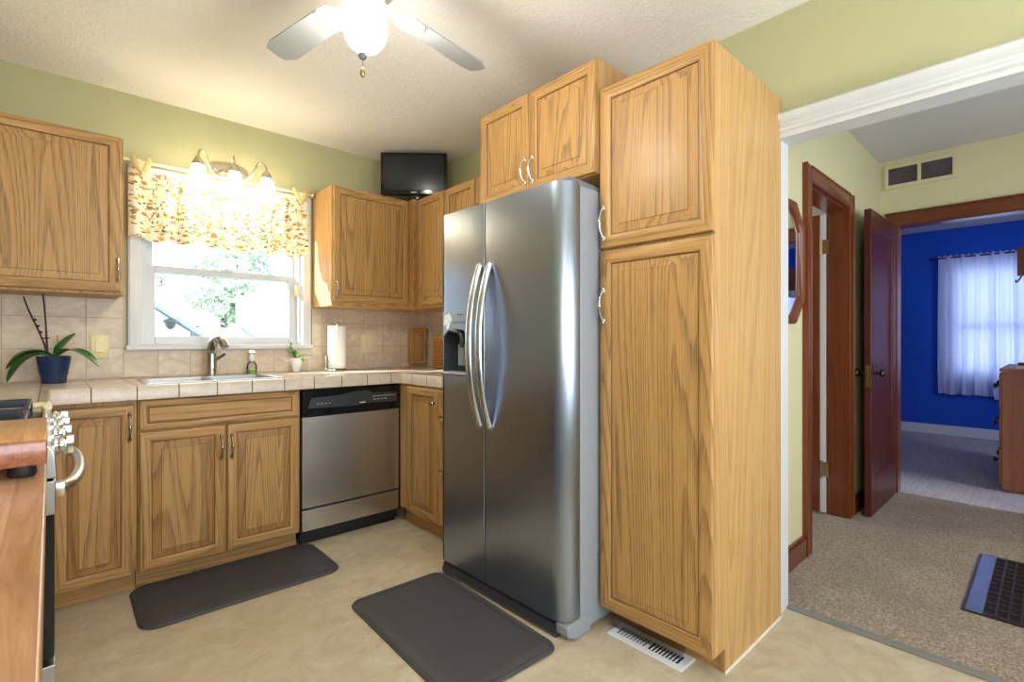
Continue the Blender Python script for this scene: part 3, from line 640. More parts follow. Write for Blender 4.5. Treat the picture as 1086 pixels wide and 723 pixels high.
# -- base cabinets, back run
TK = -0.553
c = thing('base_cabinet', (-2.25, -0.35, 0), 'oak base cabinet with one tall door, between the stove and the sink cabinet', 'cabinet', GRP_B)
m = MB(); m.box(-2.862, -1.925, FY, -0.002, 0.10, 0.873, 0, 2, True); m.box(-2.862, -2.222, -1.17, FY, 0.10, 0.873, 0, 2, True); m.build('body', OAK, c, 0.001)
m = MB(); m.box(-2.222, -1.925, TK, TK+0.018, 0, 0.10, 0, 0, True); m.box(-2.862, -2.27, -1.17, -0.56, 0, 0.10, 0, 1, True); m.build('toe_kick', OAK, c)
d = face_door(c, (-2.207, FY, 0.087), X, Yd, 0.272, 0.765); bow_pull(d, (-1.952, FY-0.02, 0.752), Yd, 0.108)
c = thing('base_cabinet', (-1.56, -0.35, 0), 'oak sink base cabinet with two doors below a false drawer front', 'cabinet', GRP_B)
m = MB(); m.box(-1.922, -1.204, FY, -0.56, 0.10, 0.873, 0, 2, True); m.box(-1.922, -1.204, -0.56, -0.002, 0.10, 0.73, 0, 2, True); m.build('body', OAK, c, 0.001)
m = MB(); m.box(-1.922, -1.204, TK, TK+0.018, 0, 0.10, 0, 0, True); m.build('toe_kick', OAK, c)
face_door(c, (-1.916, FY, 0.729), X, Yd, 0.698, 0.138, name='false_drawer_front', rail=0.030, raised=False)
d = face_door(c, (-1.916, FY, 0.090), X, Yd, 0.346, 0.631); bow_pull(d, (-1.590, FY-0.02, 0.612), Yd, 0.104)
d = face_door(c, (-1.562, FY, 0.090), X, Yd, 0.350, 0.631); bow_pull(d, (-1.544, FY-0.02, 0.612), Yd, 0.104)
# -- base cabinets, right run
c = thing('base_cabinet', (-0.35, -1.0, 0), 'oak corner base cabinet with a door and drawers, between dishwasher and refrigerator', 'cabinet', GRP_B)
m = MB(); m.box(-0.593, -0.002, -1.375, -0.635, 0.10, 0.873, 0, 2, True); m.build('body', OAK, c, 0.001)
m = MB(); m.box(-0.55, -0.53, -1.375, -0.635, 0, 0.10, 0, 1, True); m.build('toe_kick', OAK, c)
d = face_door(c, (-0.593, -0.742, 0.100), Un, Xn, 0.333, 0.760); knob(d, (-0.613, -1.045, 0.785), Xn)
for z0, z1 in ((0.715, 0.860), (0.412, 0.703), (0.100, 0.400)):
    d = face_door(c, (-0.593, -1.082, z0), Un, Xn, 0.288, z1-z0, name='drawer', rail=0.030, raised=False); knob(d, (-0.613, -1.226, (z0+z1)/2), Xn)

# ================================================================== COUNTERTOP, SINK
SX0, SX1, SY0, SY1 = -1.868, -1.282, -0.545, -0.115
m = MB(); zb = 0.875
def slab(x0, x1, y0, y1): m.box(x0, x1, y0, y1, zb, CT)
slab(-2.869, SX0, -0.642, -0.009); slab(SX0, SX1, -0.642, SY0); slab(SX0, SX1, SY1, -0.009); slab(SX1, -0.009, -0.642, -0.009); slab(-0.590, -0.009, -1.378, -0.642); slab(-2.869, -2.225, -1.175, -0.642)
def nosing(a, b, along):
    prof = [(0, zb), (0, CT+0.001), (0.008, CT+0.003), (0.016, CT), (0.018, CT-0.006), (0.018, zb)]
    if along == 'x': m.prism([(-0.640-p[0], p[1]) for p in prof], 0, a, b)
    else: m.prism([(-0.588-p[0], p[1]) for p in prof], 1, a, b)
nosing(-2.222, -0.590, 'x'); nosing(-1.378, -0.642, 'y')
m.prism([(-2.225+p[0], p[1]) for p in [(0, zb), (0, CT+0.001), (0.008, CT+0.003), (0.014, CT), (0.016, CT-0.006), (0.016, zb)]], 1, -1.175, -0.642)
ct = m.build('countertop', TILE_TOP, None, weld=False); tag(ct, 'beige tiled countertop wrapping the corner around the sink', 'countertop')
sk = thing('kitchen_sink', (-1.575, -0.33, CT), 'stainless steel drop-in sink set in the tiled counter under the window', 'sink')
m = MB(); r = 0.004
m.box(SX0-0.012, SX1+0.012, SY0-0.012, SY0+0.02, CT, CT+r); m.box(SX0-0.012, SX1+0.012, SY1-0.06, SY1+0.012, CT, CT+r); m.box(SX0-0.012, SX0+0.02, SY0+0.02, SY1-0.06, CT, CT+r); m.box(SX1-0.02, SX1+0.012, SY0+0.02, SY1-0.06, CT, CT+r)
m.build('rim', M_STEELX, sk, 0.0015)
for (a, b) in ((SX0+0.02, -1.585), (-1.565, SX1-0.02)):
    m = MB(); y0, y1 = SY0+0.02, SY1-0.06
    top = [(a, y0, CT+0.002), (b, y0, CT+0.002), (b, y1, CT+0.002), (a, y1, CT+0.002)]; bt = [(a+0.02, y0+0.02, 0.755), (b-0.02, y0+0.02, 0.755), (b-0.02, y1-0.02, 0.755), (a+0.02, y1-0.02, 0.755)]
    for k in range(4): m.quad([top[k], top[(k+1) % 4], bt[(k+1) % 4], bt[k]])
    m.quad(bt); m.build('basin', M_BASIN, sk)
    m = MB(); m.lathe([(0.03, 0.0), (0.036, 0.002), (0.02, 0.003)], ((a+b)/2, (y0+y1)/2, 0.756)); m.build('drain', M_CHROME, sk)
m = MB(); m.box(-1.586, -1.564, SY0+0.02, SY1-0.06, CT-0.03, CT+0.003); m.build('divider', M_STEELX, sk, 0.003)
f = thing('faucet', (-1.530, -0.145, CT+0.004), 'dark nickel pull-out faucet standing behind the sink', 'faucet')
fx, fy, fz = -1.530, -0.145, CT+0.004
m = MB(); m.lathe([(0.034, 0), (0.034, 0.006), (0.029, 0.012), (0.027, 0.05), (0.0265, 0.11), (0.027, 0.125)], (fx, fy, fz)); m.build('base', M_FAUCET, f)
m = MB(); sp = bez((fx, fy, fz+0.11), (fx-0.004, fy, fz+0.17), (fx+0.004, fy-0.03, fz+0.225), (fx+0.026, fy-0.085, fz+0.205), 16)
m.tube(sp, [0.0265-0.004*i/16 for i in range(17)], 16); m.tube([sp[-1], sp[-1]+Vector((0.010, -0.022, -0.022)), sp[-1]+Vector((0.016, -0.036, -0.042))], [0.0225, 0.0235, 0.020], 16); m.build('spout', M_FAUCET, f)
m = MB(); m.tube([(fx, fy, fz+0.085), (fx+0.03, fy-0.02, fz+0.10), (fx+0.050, fy-0.045, fz+0.118), (fx+0.056, fy-0.055, fz+0.13)], [0.013, 0.011, 0.008, 0.007], 12); m.build('lever', M_FAUCET, f)

# ================================================================== APPLIANCES
# -- dishwasher
dw = thing('dishwasher', (-0.896, -0.35, 0), 'stainless dishwasher with black control panel between sink cabinet and corner', 'dishwasher')
A0, A1 = -1.200, -0.594
m = MB(); m.box(A0+0.004, A1-0.004, -0.60, -0.02, 0.03, 0.872); m.build('tub', M_BLACKM, dw)
m = MB(); m.box(A0+0.004, A1-0.004, -0.630, -0.60, 0.212, 0.716, 0, 0); m.build('door_panel', M_STEELX, dw, 0.004)
m = MB(); m.box(A0+0.004, A1-0.004, -0.640, -0.60, 0.72, 0.862); m.build('control_panel', M_BLACK, dw, 0.005)
m = MB(); pts = [(A0+0.03, 0.765), (A0+0.05, 0.82), (A0+0.22, 0.828), (A0+0.30, 0.842), (A1-0.22, 0.842), (A1-0.19, 0.826), (A1-0.03, 0.822), (A1-0.03, 0.762), (A1-0.20, 0.768), (A1-0.30, 0.758), (A0+0.25, 0.758)]
m.prism(pts, 1, -0.6415, -0.639); m.build('control_recess', M_DARKP, dw)
mark = [(A1-0.19+k*0.0145, A1-0.181+k*0.0145, -0.643, -0.641, 0.803, 0.806) for k in range(11)]
mark += [(A1-0.185+k*0.024, A1-0.172+k*0.024, -0.643, -0.641, 0.785, 0.788) for k in range(4)]
mark += [(A1-0.275, A1-0.237, -0.643, -0.641, 0.772, 0.777)]
mark += [(A0+0.08+k*0.022, A0+0.091+k*0.022, -0.643, -0.641, 0.785, 0.787) for k in range(4)]
for q in mark: m = MB(); m.box(*q); m.build('panel_marking', M_STICK, dw)
m = MB(); m.box(A0+0.004, A1-0.004, -0.626, -0.60, 0.085, 0.200, 0, 0); m.build('kick_panel', M_STEELX, dw, 0.003)
m = MB(); m.box(A0+0.004, A1-0.004, -0.575, -0.56, 0.0, 0.09); m.build('toe_plate', M_BLACKM, dw)
# -- refrigerator
fr = thing('refrigerator', (-0.40, -1.78, 0), 'tall stainless steel side-by-side refrigerator with ice dispenser', 'refrigerator')
R0, R1, RM = -1.388, -2.190, -1.720
m = MB(); m.box(-0.712, -0.03, R1, R0, 0.02, 1.735); m.build('case', M_CASE, fr, 0.004)
def fdoor(y0, y1, name, rr0, rr1, cut=None):
    """door seen from above: y0 > y1, front x=-0.802, rounded outer vertical edges"""
    z0, z1, xf, xb = 0.070, 1.748, -0.802, -0.722
    pr = [(xb, y0)]
    pr += [(xf+rr0-rr0*sin(a), y0-rr0+rr0*cos(a)) for a in [pi/2*i/8 for i in range(9)]]
    if cut: pr += [(xf, cut[0]), (xf, cut[1])]
    pr += [(xf+rr1-rr1*cos(a), y1+rr1-rr1*sin(a)) for a in [pi/2*i/8 for i in range(9)]]
    pr += [(xb, y1)]
    m = MB(); n = len(pr)
    zs = [z0, z1] if not cut else [z0, cut[2], cut[3], z1]
    for j in range(len(zs)-1):
        for i in range(n):
            p, q = pr[i], pr[(i+1) % n]
            if cut and j == 1 and p == (xf, cut[0]) and q == (xf, cut[1]): continue
            m.quad([(p[0], p[1], zs[j]), (q[0], q[1], zs[j]), (q[0], q[1], zs[j+1]), (p[0], p[1], zs[j+1])])
    m.quad([(p[0], p[1], z0) for p in pr][::-1]); m.quad([(p[0], p[1], z1) for p in pr])
    return m.build(name, M_STEEL, fr, 0.0, angle=30)
CY0, CY1, CZ0, CZ1 = -1.402, -1.612, 0.980, 1.278
fd = fdoor(R0, RM+0.003, 'freezer_door', 0.022, 0.006, (CY0, CY1, CZ0, CZ1))
fdoor(RM-0.004, R1, 'fridge_door', 0.006, 0.075)
m = MB(); m.box(-0.722, -0.713, R1+0.006, R0-0.006, 0.07, 1.745); m.build('door_gasket', M_BLACKM, fr)
# dispenser
m = MB(); m.box(-0.805, -0.79, CY1, CY0, 1.198, CZ1); m.prism([(CY0, 1.198), (CY0, 1.15), (CY0-0.012, 1.165), (CY0-0.05, 1.188), (CY0-0.105, 1.194), (CY1+0.05, 1.188), (CY1+0.012, 1.165), (CY1, 1.15), (CY1, 1.198)], 0, -0.805, -0.795); m.build('dispenser_panel', M_DISPLAY, fr, 0.0015)
m = MB(); cv = [(-0.802, CY0, CZ0), (-0.802, CY1, CZ0), (-0.802, CY1, 1.2), (-0.802, CY0, 1.2)]; xb = -0.735
cb = [(xb, CY0-0.015, CZ0+0.01), (xb, CY1+0.015, CZ0+0.01), (xb, CY1+0.015, 1.2), (xb, CY0-0.015, 1.2)]
for k in range(4): m.quad([cv[k], cv[(k+1) % 4], cb[(k+1) % 4], cb[k]])
m.quad(cb); m.build('dispenser_cavity', M_DARKP, fr)
m = MB(); m.tube(bez((-0.79, CY0-0.06, 1.185), (-0.80, CY0-0.12, 1.19), (-0.80, CY0-0.17, 1.17), (-0.792, CY0-0.135, 1.11), 14), [0.012]*7+[0.010]*8, 10); m.build('dispenser_spout', M_DARKP, fr)
m = MB(); m.box(-0.775, -0.767, CY0-0.135, CY0-0.085, 1.02, 1.12); m.build('dispenser_lever', M_GREYP, fr, 0.003)
m = MB(); m.prism([(-0.735, CZ0-0.004), (-0.808, CZ0-0.010), (-0.817, CZ0+0.003), (-0.808, CZ0+0.012), (-0.735, CZ0+0.012)], 1, CY1, CY0); m.build('drip_tray', M_DISPLAY, fr, 0.002)
m = MB(); m.prism([(CY0-0.012, 1.212), (CY0-0.020, 1.262), (CY0-0.058, 1.270), (CY0-0.080, 1.240), (CY0-0.062, 1.222), (CY0-0.055, 1.196), (CY0-0.035, 1.190), (CY0-0.030, 1.214)], 0, -0.8065, -0.805); m.build('sticker', M_STICK, fr)
for q in [(-0.8062, -0.805, CY1+0.03+k*0.02, CY1+0.043+k*0.02, 1.222, 1.225) for k in range(5)]+[(-0.8062, -0.805, CY1+0.05, CY1+0.09, 1.258, 1.262)]:
    m = MB(); m.box(*q); m.build('panel_marking', M_DARKP, fr)
# handles
for y in (-1.688, -1.756):
    m = MB(); n = 28; pth = []; rd = []
    for i in range(n+1):
        s = i/n*2-1; pth.append((-0.806-0.062*(1-abs(s)**2.2), y, 1.117+s*0.354)); rd.append(0.019)
    m.tube(pth, rd, 14, flat=((0, 1, 0), 0.6)); 
    for s in (-1, 1): m.box(-0.812, -0.800, y-0.013, y+0.013, 1.117+s*0.354-0.012, 1.117+s*0.354+0.012)
    m.build('door_handle', M_HANDLE, fr)
m = MB(); m.prism([(-0.712, 0.0), (-0.79, 0.0), (-0.80, 0.018), (-0.790, 0.052), (-0.765, 0.064), (-0.712, 0.064)], 1, R1+0.055, R0); m.build('base_grille', M_DARKP, fr, 0.003)
m = MB(); m.prism([(-0.65, 0.0), (-0.742, 0.0), (-0.785, 0.020), (-0.790, 0.060), (-0.712, 0.072), (-0.65, 0.072)], 1, R1-0.002, R1+0.06); m.build('foot_cover', M_CASE, fr, 0.006)
m = MB(); m.prism([(-0.78, 1.749), (-0.765, 1.764), (-0.60, 1.758), (-0.50, 1.745), (-0.50, 1.736), (-0.71, 1.736), (-0.71, 1.749)], 1, R1+0.01, R1+0.075); m.build('hinge_cover', M_GREYP, fr, 0.004)
m = MB(); m.prism([(-0.78, 1.749), (-0.765, 1.762), (-0.66, 1.756), (-0.60, 1.745), (-0.60, 1.736), (-0.71, 1.736), (-0.71, 1.749)], 1, R0-0.07, R0-0.01); m.build('hinge_cover', M_GREYP, fr, 0.004)

# -- stove
st = thing('gas_range', (-2.54, -1.55, 0), 'gas range with black grates at the left edge, chrome knobs facing the room', 'stove')
G0, G1 = -1.935, -1.182
m = MB(); m.box(-2.864, -2.235, G0, G1, 0.0, 0.905); m.build('body', M_BLACKM, st, 0.003)
m = MB(); m.box(-2.864, -2.225, G0, G1, 0.905, 0.922); m.build('cooktop', M_BLACK, st, 0.004)
m = MB(); m.prism([(-2.235, 0.835), (-2.200, 0.835), (-2.205, 0.895), (-2.222, 0.922), (-2.235, 0.922)], 1, G0, G1); m.build('control_panel', M_STEELX, st, 0.004)
m = MB(); m.tube([(-2.218, G1-0.03, 0.924), (-2.218, G1-0.005, 0.926), (-2.24, G1, 0.926), (-2.27, G1, 0.924)], 0.012, 10); m.build('corner_trim', M_ALMOND, st)
m = MB(); m.box(-2.235, -2.205, G0+0.002, G1-0.002, 0.44, 0.832); m.build('oven_door', M_BLACK, st, 0.004)
m = MB(); m.box(-2.235, -2.203, G0, G1, 0.755, 0.830); m.build('door_top_rail', M_STEELX, st, 0.003)
m = MB(); m.box(-2.235, -2.203, G0+0.002, G1-0.002, 0.10, 0.425); m.build('warming_drawer', M_STEELX, st, 0.003)
for y in (-1.30, -1.47, -1.66, -1.85):
    k = MB(); k.lathe([(0.024, 0), (0.024, 0.006), (0.018, 0.010), (0.018, 0.016)], (-2.205, y, 0.895), axis=0, n=20); k.box(-2.190, -2.170, y-0.010, y+0.010, 0.874, 0.916, bev=0.003); k.build('knob', M_CHROME, st)
m = MB(); pth = bez((-2.203, -1.86, 0.795), (-2.135, -1.86, 0.80), (-2.135, -1.26, 0.80), (-2.203, -1.26, 0.795), 26); m.tube(pth, 0.0135, 14)
for y in (-1.86, -1.26): m.box(-2.206, -2.186, y-0.014, y+0.014, 0.778, 0.812, bev=0.003)
m.build('handle', M_NICKEL, st)
for (y0, y1) in ((-1.88, -1.58), (-1.54, -1.24)):
    m = MB()
    for xa, xb_ in ((-2.80, -2.54), (-2.52, -2.26)):
        for yy in (y0, y1): m.box(xa, xb_, yy-0.006, yy+0.006, 0.942, 0.956)
        for xx in (xa, xb_): m.box(xx-0.006, xx+0.006, y0, y1, 0.942, 0.956)
        cx, cy = (xa+xb_)/2, (y0+y1)/2
        for (a, b) in ((-1, 0), (1, 0), (0, -1), (0, 1)):
            m.box(*sorted((cx+a*0.13, cx+a*0.035+(0 if a else 0.006))) if a else (cx-0.006, cx+0.006), *(sorted((cy+b*0.15, cy+b*0.035)) if b else (cy-0.006, cy+0.006)), 0.945, 0.966)
        for xx in (xa, xb_):
            for yy in (y0, y1): m.box(xx-0.008, xx+0.008, yy-0.008, yy+0.008, 0.922, 0.945)
    m.build('burner_grate', M_IRON, st, 0.003)
    for cx in (-2.67, -2.39):
        b = MB(); b.lathe([(0.045, 0), (0.045, 0.008), (0.032, 0.012), (0.032, 0.018), (0.02, 0.02)], (cx, (y0+y1)/2, 0.922)); b.build('burner', M_BLACKM, st)

# -- butcher block counter at the near left
c = thing('base_cabinet', (-2.54, -2.65, 0), 'grey painted cabinet at the lower left under a butcher block top', 'cabinet', GRP_B)
m = MB(); m.box(-2.862, -2.245, -3.32, -1.945, 0.0, 0.878); m.build('body', M_TEAL, c, 0.002)
for k in range(2):
    y0 = -1.955-k*0.685; m = MB(); m.box(-2.245, -2.228, y0-0.67, y0, 0.10, 0.865); o = m.build('door', M_TEAL, c, 0.003)
    m = MB(); m.tube([(-2.228, y0-0.61, 0.72), (-2.224, y0-0.61, 0.73), (-2.224, y0-0.61, 0.80), (-2.228, y0-0.61, 0.81)], 0.004, 8); m.build('handle', M_CHROME, o)
m = MB(); m.box(-2.864, -2.2165, -3.33, -1.940, 0.880, 0.920, 0, 1); o = m.build('butcher_block_top', BLOCK, None, 0.003); tag(o, 'butcher block wood countertop in the left foreground beside the stove', 'countertop')
cb_ = thing('cutting_board', (-2.47, -2.18, 0.92), 'thick footed maple cutting board on the butcher block counter beside the stove', 'cutting board')
m = MB(); m.box(-2.76, -2.2155, -2.335, -2.015, 0.940, 0.980, 0, 1, bev=0.004)
m.f = [(f_[0], 1 if all(m.v[i].y < -2.329 for i in f_[0]) else 0)+f_[2:] for f_ in m.f]
m.build('board', [BOARDM, BOARDEND], cb_)
for (x, y) in ((-2.245, -2.30), (-2.73, -2.30), (-2.245, -2.05), (-2.73, -2.05)):
    m = MB(); m.lathe([(0.016, 0.0), (0.018, 0.004), (0.016, 0.0205)], (x, y, 0.9203), n=16); m.build('rubber_foot', M_BLACKM, cb_)

# -- television on top of the corner cabinets
yaw = radians(-42.74+2)
tv = thing('television', (-0.325, -0.355, 2.128), 'small black flat-screen television on top of the corner wall cabinets', 'television')
TM = Matrix.Translation((-0.335, -0.375, 0)) @ Matrix.Rotation(yaw, 4, 'Z') @ Matrix.Rotation(radians(0), 4, 'X')
def tbox(mb, x0, x1, y0, y1, z0, z1, mt=0, bev=0.004):
    t = MB(); t.box(x0, x1, y0, y1, z0, z1, mt, bev=bev)
    mb.mesh([TM @ v for v in t.v], [f[0] for f in t.f], mt)
m = MB(); tbox(m, -0.232, 0.232, 0.0, 0.05, 2.168, 2.462); m.build('bezel', M_BLACK, tv)
m = MB(); tbox(m, -0.208, 0.208, -0.002, 0.002, 2.198, 2.440, bev=0.0005); m.build('screen', M_SCREEN, tv)
m = MB(); tbox(m, -0.04, 0.04, 0.02, 0.05, 2.135, 2.20); tbox(m, -0.13, 0.13, 0.005, 0.16, 2.1265, 2.142); m.build('stand', M_BLACK, tv)
m = MB(); tbox(m, -0.02, 0.02, -0.003, -0.001, 2.179, 2.185, bev=0.0005); m.build('front_marking', M_STICK, tv)
m = MB(); tbox(m, 0.05, 0.13, -0.003, -0.001, 2.180, 2.183, bev=0.0005); m.build('front_marking', M_STICK, tv)

# ================================================================== CEILING FAN, LIGHTS
FX, FYc = -1.478, -1.945
fan = thing('ceiling_fan', (FX, FYc, 2.16), 'white ceiling fan with a lit globe hanging over the kitchen', 'ceiling fan')
m = MB(); m.lathe([(0.075, 2.486), (0.078, 2.45), (0.05, 2.435), (0.03, 2.43), (0.03, 2.39), (0.10, 2.385), (0.118, 2.36), (0.118, 2.29), (0.10, 2.262), (0.07, 2.25), (0.055, 2.24)], (FX, FYc, 0), n=36); m.build('motor', M_FANW, fan)
m = MB(); m.lathe([(0.058, 2.24), (0.062, 2.225), (0.060, 2.205), (0.070, 2.195), (0.068, 2.180), (0.060, 2.178)], (FX, FYc, 0), n=32)
for k in range(24): a = 2*pi*k/24; m.sphere((FX+0.069*cos(a), FYc+0.069*sin(a), 2.189), 0.006, seg=8)
m.build('light_fitter', M_FANW, fan)
m = MB(); m.lathe([(0.050, 2.184), (0.060, 2.168), (0.067, 2.142), (0.067, 2.118), (0.061, 2.092), (0.046, 2.070), (0.026, 2.058), (0.004, 2.055)], (FX, FYc, 0), n=32); m.build('globe', M_GLOBE, fan)
for k in range(4):
    a = radians(100-90*k) - (radians(0) if k else 0)
    Rm = Matrix.Translation((FX, FYc, 2.235)) @ Matrix.Rotation(a, 4, 'Z') @ Matrix.Rotation(radians(11), 4, 'X')
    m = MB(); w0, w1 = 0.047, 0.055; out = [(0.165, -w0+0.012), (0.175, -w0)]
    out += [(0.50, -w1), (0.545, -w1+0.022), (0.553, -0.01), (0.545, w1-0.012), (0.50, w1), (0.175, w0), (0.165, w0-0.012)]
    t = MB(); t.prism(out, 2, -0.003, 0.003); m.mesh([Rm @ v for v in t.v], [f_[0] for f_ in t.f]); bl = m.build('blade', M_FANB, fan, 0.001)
    m = MB(); t = MB(); t.prism([(0.07, -0.018), (0.13, -0.014), (0.155, -0.045), (0.185, -0.052), (0.215, -0.044), (0.23, -0.02), (0.235, 0), (0.23, 0.02), (0.215, 0.044), (0.185, 0.052), (0.155, 0.045), (0.13, 0.014), (0.07, 0.018)], 2, -0.008, -0.003)
    m.mesh([Rm @ v for v in t.v], [f_[0] for f_ in t.f]); m.build('blade_iron', M_FANW, bl)
    for (x, y) in ((0.185, -0.032), (0.185, 0.032), (0.218, 0.0)):
        m = MB(); t = MB(); t.sphere((x, y, -0.009), 0.005, seg=8); m.mesh([Rm @ v for v in t.v], [f_[0] for f_ in t.f]); m.build('screw', M_BRASS, bl)
cx, cy = FX-0.045, FYc-0.072
m = MB(); m.tube([(cx+0.02, cy+0.03, 2.215), (cx, cy, 2.212), (cx, cy, 2.00)], 0.0012, 6)
for k in range(36): m.sphere((cx, cy, 2.20-k*0.0055), 0.0018, seg=6)
ch = m.build('pull_chain', M_BRASS, fan)
m = MB(); m.sphere((cx, cy, 1.993), 0.0125, seg=16); m.build('chain_ball', M_GREYP, ch)
m = MB(); m.tube([(cx, cy, 1.98), (cx, cy, 1.955)], 0.001, 6); m.lathe([(0.002, 1.958), (0.006, 1.952), (0.008, 1.940), (0.005, 1.932), (0.002, 1.928)], (cx, cy, 0), n=14); m.build('chain_fob', M_BRASS, ch)

va = thing('vanity_light', (-1.41, -0.03, 2.17), 'three shade nickel wall light lit above the kitchen window', 'wall lamp')
m = MB(); t = []
for i in range(40):
    a = 2*pi*i/40; t.append((-1.41+0.105*math.copysign(abs(cos(a))**0.75, cos(a)), 2.175+0.036*math.copysign(abs(sin(a))**0.75, sin(a))))
m.prism(t, 1, -0.018, -0.001); t2 = [(-1.41+(p[0]+1.41)*0.82, 2.175+(p[1]-2.175)*0.7) for p in t]; m.prism(t2, 1, -0.026, -0.018); m.build('backplate', M_NICKEL, va, 0.003)
LY = -0.172
for x in (-1.603, -1.419, -1.244):
    bx = -1.41+(x+1.41)*0.25; sx = x-bx
    m = MB()
    pth = bez((bx, -0.022, 2.165), (bx+sx*0.25, -0.07, 2.10), (bx+sx*0.45, -0.08, 2.12), (bx+sx*0.60, -0.11, 2.18), 12)
    pth += bez((bx+sx*0.60, -0.11, 2.18), (bx+sx*0.7, -0.13, 2.24), (x, LY+0.012, 2.240), (x, LY, 2.166), 14)[1:]
    m.tube(pth, 0.0062, 10); m.lathe([(0.007, 2.182), (0.014, 2.178), (0.022, 2.166), (0.030, 2.148), (0.031, 2.136), (0.028, 2.134)], (x, LY, -0.012), n=24); m.build('arm', M_NICKEL, va)
    m = MB(); m.lathe([(0.027, 2.138), (0.034, 2.120), (0.045, 2.085), (0.052, 2.045), (0.053, 2.020), (0.050, 2.000), (0.047, 2.000), (0.049, 2.030), (0.045, 2.060), (0.030, 2.115)], (x, LY, -0.012), n=28, cap=False); m.build('lamp_shade', M_SHADE, va)

# ================================================================== VALANCE
vl = thing('valance', (-1.43, -0.06, 1.69), 'floral cotton valance with tied bows hanging across the top of the window', 'valance')
VX0, VX1 = -1.905, -0.955
m = MB(); nx, nz = 150, 26
ties = (-1.852, -1.628, -1.402, -1.012)
def vfold(x, t):
    s = (x-VX0)/(VX1-VX0)
    f = 0.011*sin(s*46+0.5*sin(s*9))+0.009*sin(s*21+1.0)+0.006*sin(s*77)
    return -0.050-(f+0.012)*(0.35+0.75*t)
verts = []; faces = []
for i in range(nx+1):
    x = VX0+(VX1-VX0)*i/nx; s = i/nx
    ztop = 2.062+max(0, 0.060*math.exp(-((x-ties[0])/0.035)**4))+max(0, 0.060*math.exp(-((x-ties[3])/0.035)**4))
    sw = abs(sin((s-0.02)*pi*3))
    zbot = 1.700-0.014*sw-0.014*math.exp(-((s-0.53)/0.05)**2)+0.008*sin(s*40)
    for j in range(nz+1):
        t = j/nz; verts.append((x, vfold(x, t), ztop+(zbot-ztop)*t))
for i in range(nx):
    for j in range(nz):
        a = i*(nz+1)+j; faces.append((a, a+1, a+nz+2, a+nz+1))
m.mesh(verts, faces, 0, 2, None, True); o = m.build('fabric', M_VALANCE, vl, angle=180)
sd = o.modifiers.new('solid', 'SOLIDIFY'); sd.thickness = 0.0018
for x, kind in zip(ties, ('bow', 'tab', 'tab', 'bow')):
    m = MB(); y = -0.104; z0 = 2.035
    if kind == 'bow':
        for sg in (-1, 1):
            m.tube(bez((x, y, z0), (x+sg*0.010, y-0.012, z0+0.02), (x+sg*0.042, y-0.010, z0+0.060), (x+sg*0.036, y+0.026, z0+0.098), 10), [0.006, 0.008, 0.010, 0.012, 0.013, 0.014, 0.014, 0.013, 0.012, 0.011, 0.010], 10, flat=((1, 0, 0), 0.35))
        m.tube([(x+0.026*sin(t_*2*pi/20)*(1-0.15*cos(t_*2*pi/20)), y-0.008, z0-0.032+0.034*cos(t_*2*pi/20)) for t_ in range(20)], 0.0065, 8, closed=True, flat=((1, 0, 0), 0.7))
        m.sphere((x, y-0.008, z0), 0.011, sc=(1, 0.8, 1.1), seg=14); m.build('bow', M_TAN, vl)
    else:
        m.tube(arc((x, y-0.004, 1.962), 0.028, 0, 2*pi, 20)[:-1], 0.007, 8, closed=True, flat=((0, 0, 1), 0.9))
        m.tube([(x-0.004, y+0.002, 1.992), (x-0.004, y+0.018, 2.05), (x-0.004, y+0.038, 2.118)], 0.007, 8, flat=((1, 0, 0), 0.4)); m.build('tab', M_TAN, vl)
m = MB(); m.tube([(-1.94, -0.055, 2.112), (-0.92, -0.055, 2.112)], 0.0085, 12)
for x in (-1.925, -0.932): m.tube([(x, -0.055, 2.112), (x, 0.0, 2.112)], 0.006, 8)
m.build('rod', M_IVORY, vl)
m = MB(); m.sphere((-0.918, -0.055, 2.112), 0.019, seg=14); m.lathe([(0.012, 0), (0.012, 0.008)], (-0.940, -0.055, 2.112), axis=0, n=14); m.build('finial', M_NICKEL, vl)
pc = thing('blind_cord_pull', (-1.018, -0.03, 1.42), 'cream tassel pull hanging on a thin cord at the right side of the window', 'cord pull')
m = MB(); m.tube([(-1.018, -0.031, 2.04), (-1.018, -0.031, 1.50)], 0.0015, 6); m.build('cord', M_IVORY, pc)
m = MB(); m.lathe([(0.004, 1.502), (0.010, 1.496), (0.013, 1.470), (0.013, 1.432), (0.010, 1.426)], (-1.018, -0.031, 0), n=14); m.build('tassel', M_ALMOND, pc)

# ================================================================== COUNTER THINGS
# potted orchid
po = thing('potted_orchid', (-2.199, -0.185, CT), 'orchid with bare stems in a dark blue pot beside the light switch', 'potted plant')
px, py = -2.199, -0.185
m = MB(); m.lathe([(0.044, CT+0.001), (0.046, CT+0.006), (0.049, CT+0.035), (0.062, CT+0.125), (0.063, CT+0.130), (0.058, CT+0.130), (0.056, CT+0.118), (0.03, CT+0.115)], (px, py, 0), n=40)
nrow = 7
for j in range(nrow):
    z = CT+0.048+j*0.011; r = 0.0490+0.013*((z-CT-0.035)/0.09)
    for k in range(34):
        a = 2*pi*(k+0.5*(j % 2))/34; m.sphere((px+r*cos(a), py+r*sin(a), z), 0.0032, seg=6)
m.build('pot', M_BLUEPOT, po)
m = MB(); m.lathe([(0.056, CT+0.112), (0.04, CT+0.121), (0.01, CT+0.124)], (px, py, 0), n=24); m.build('soil', M_SOIL, po)
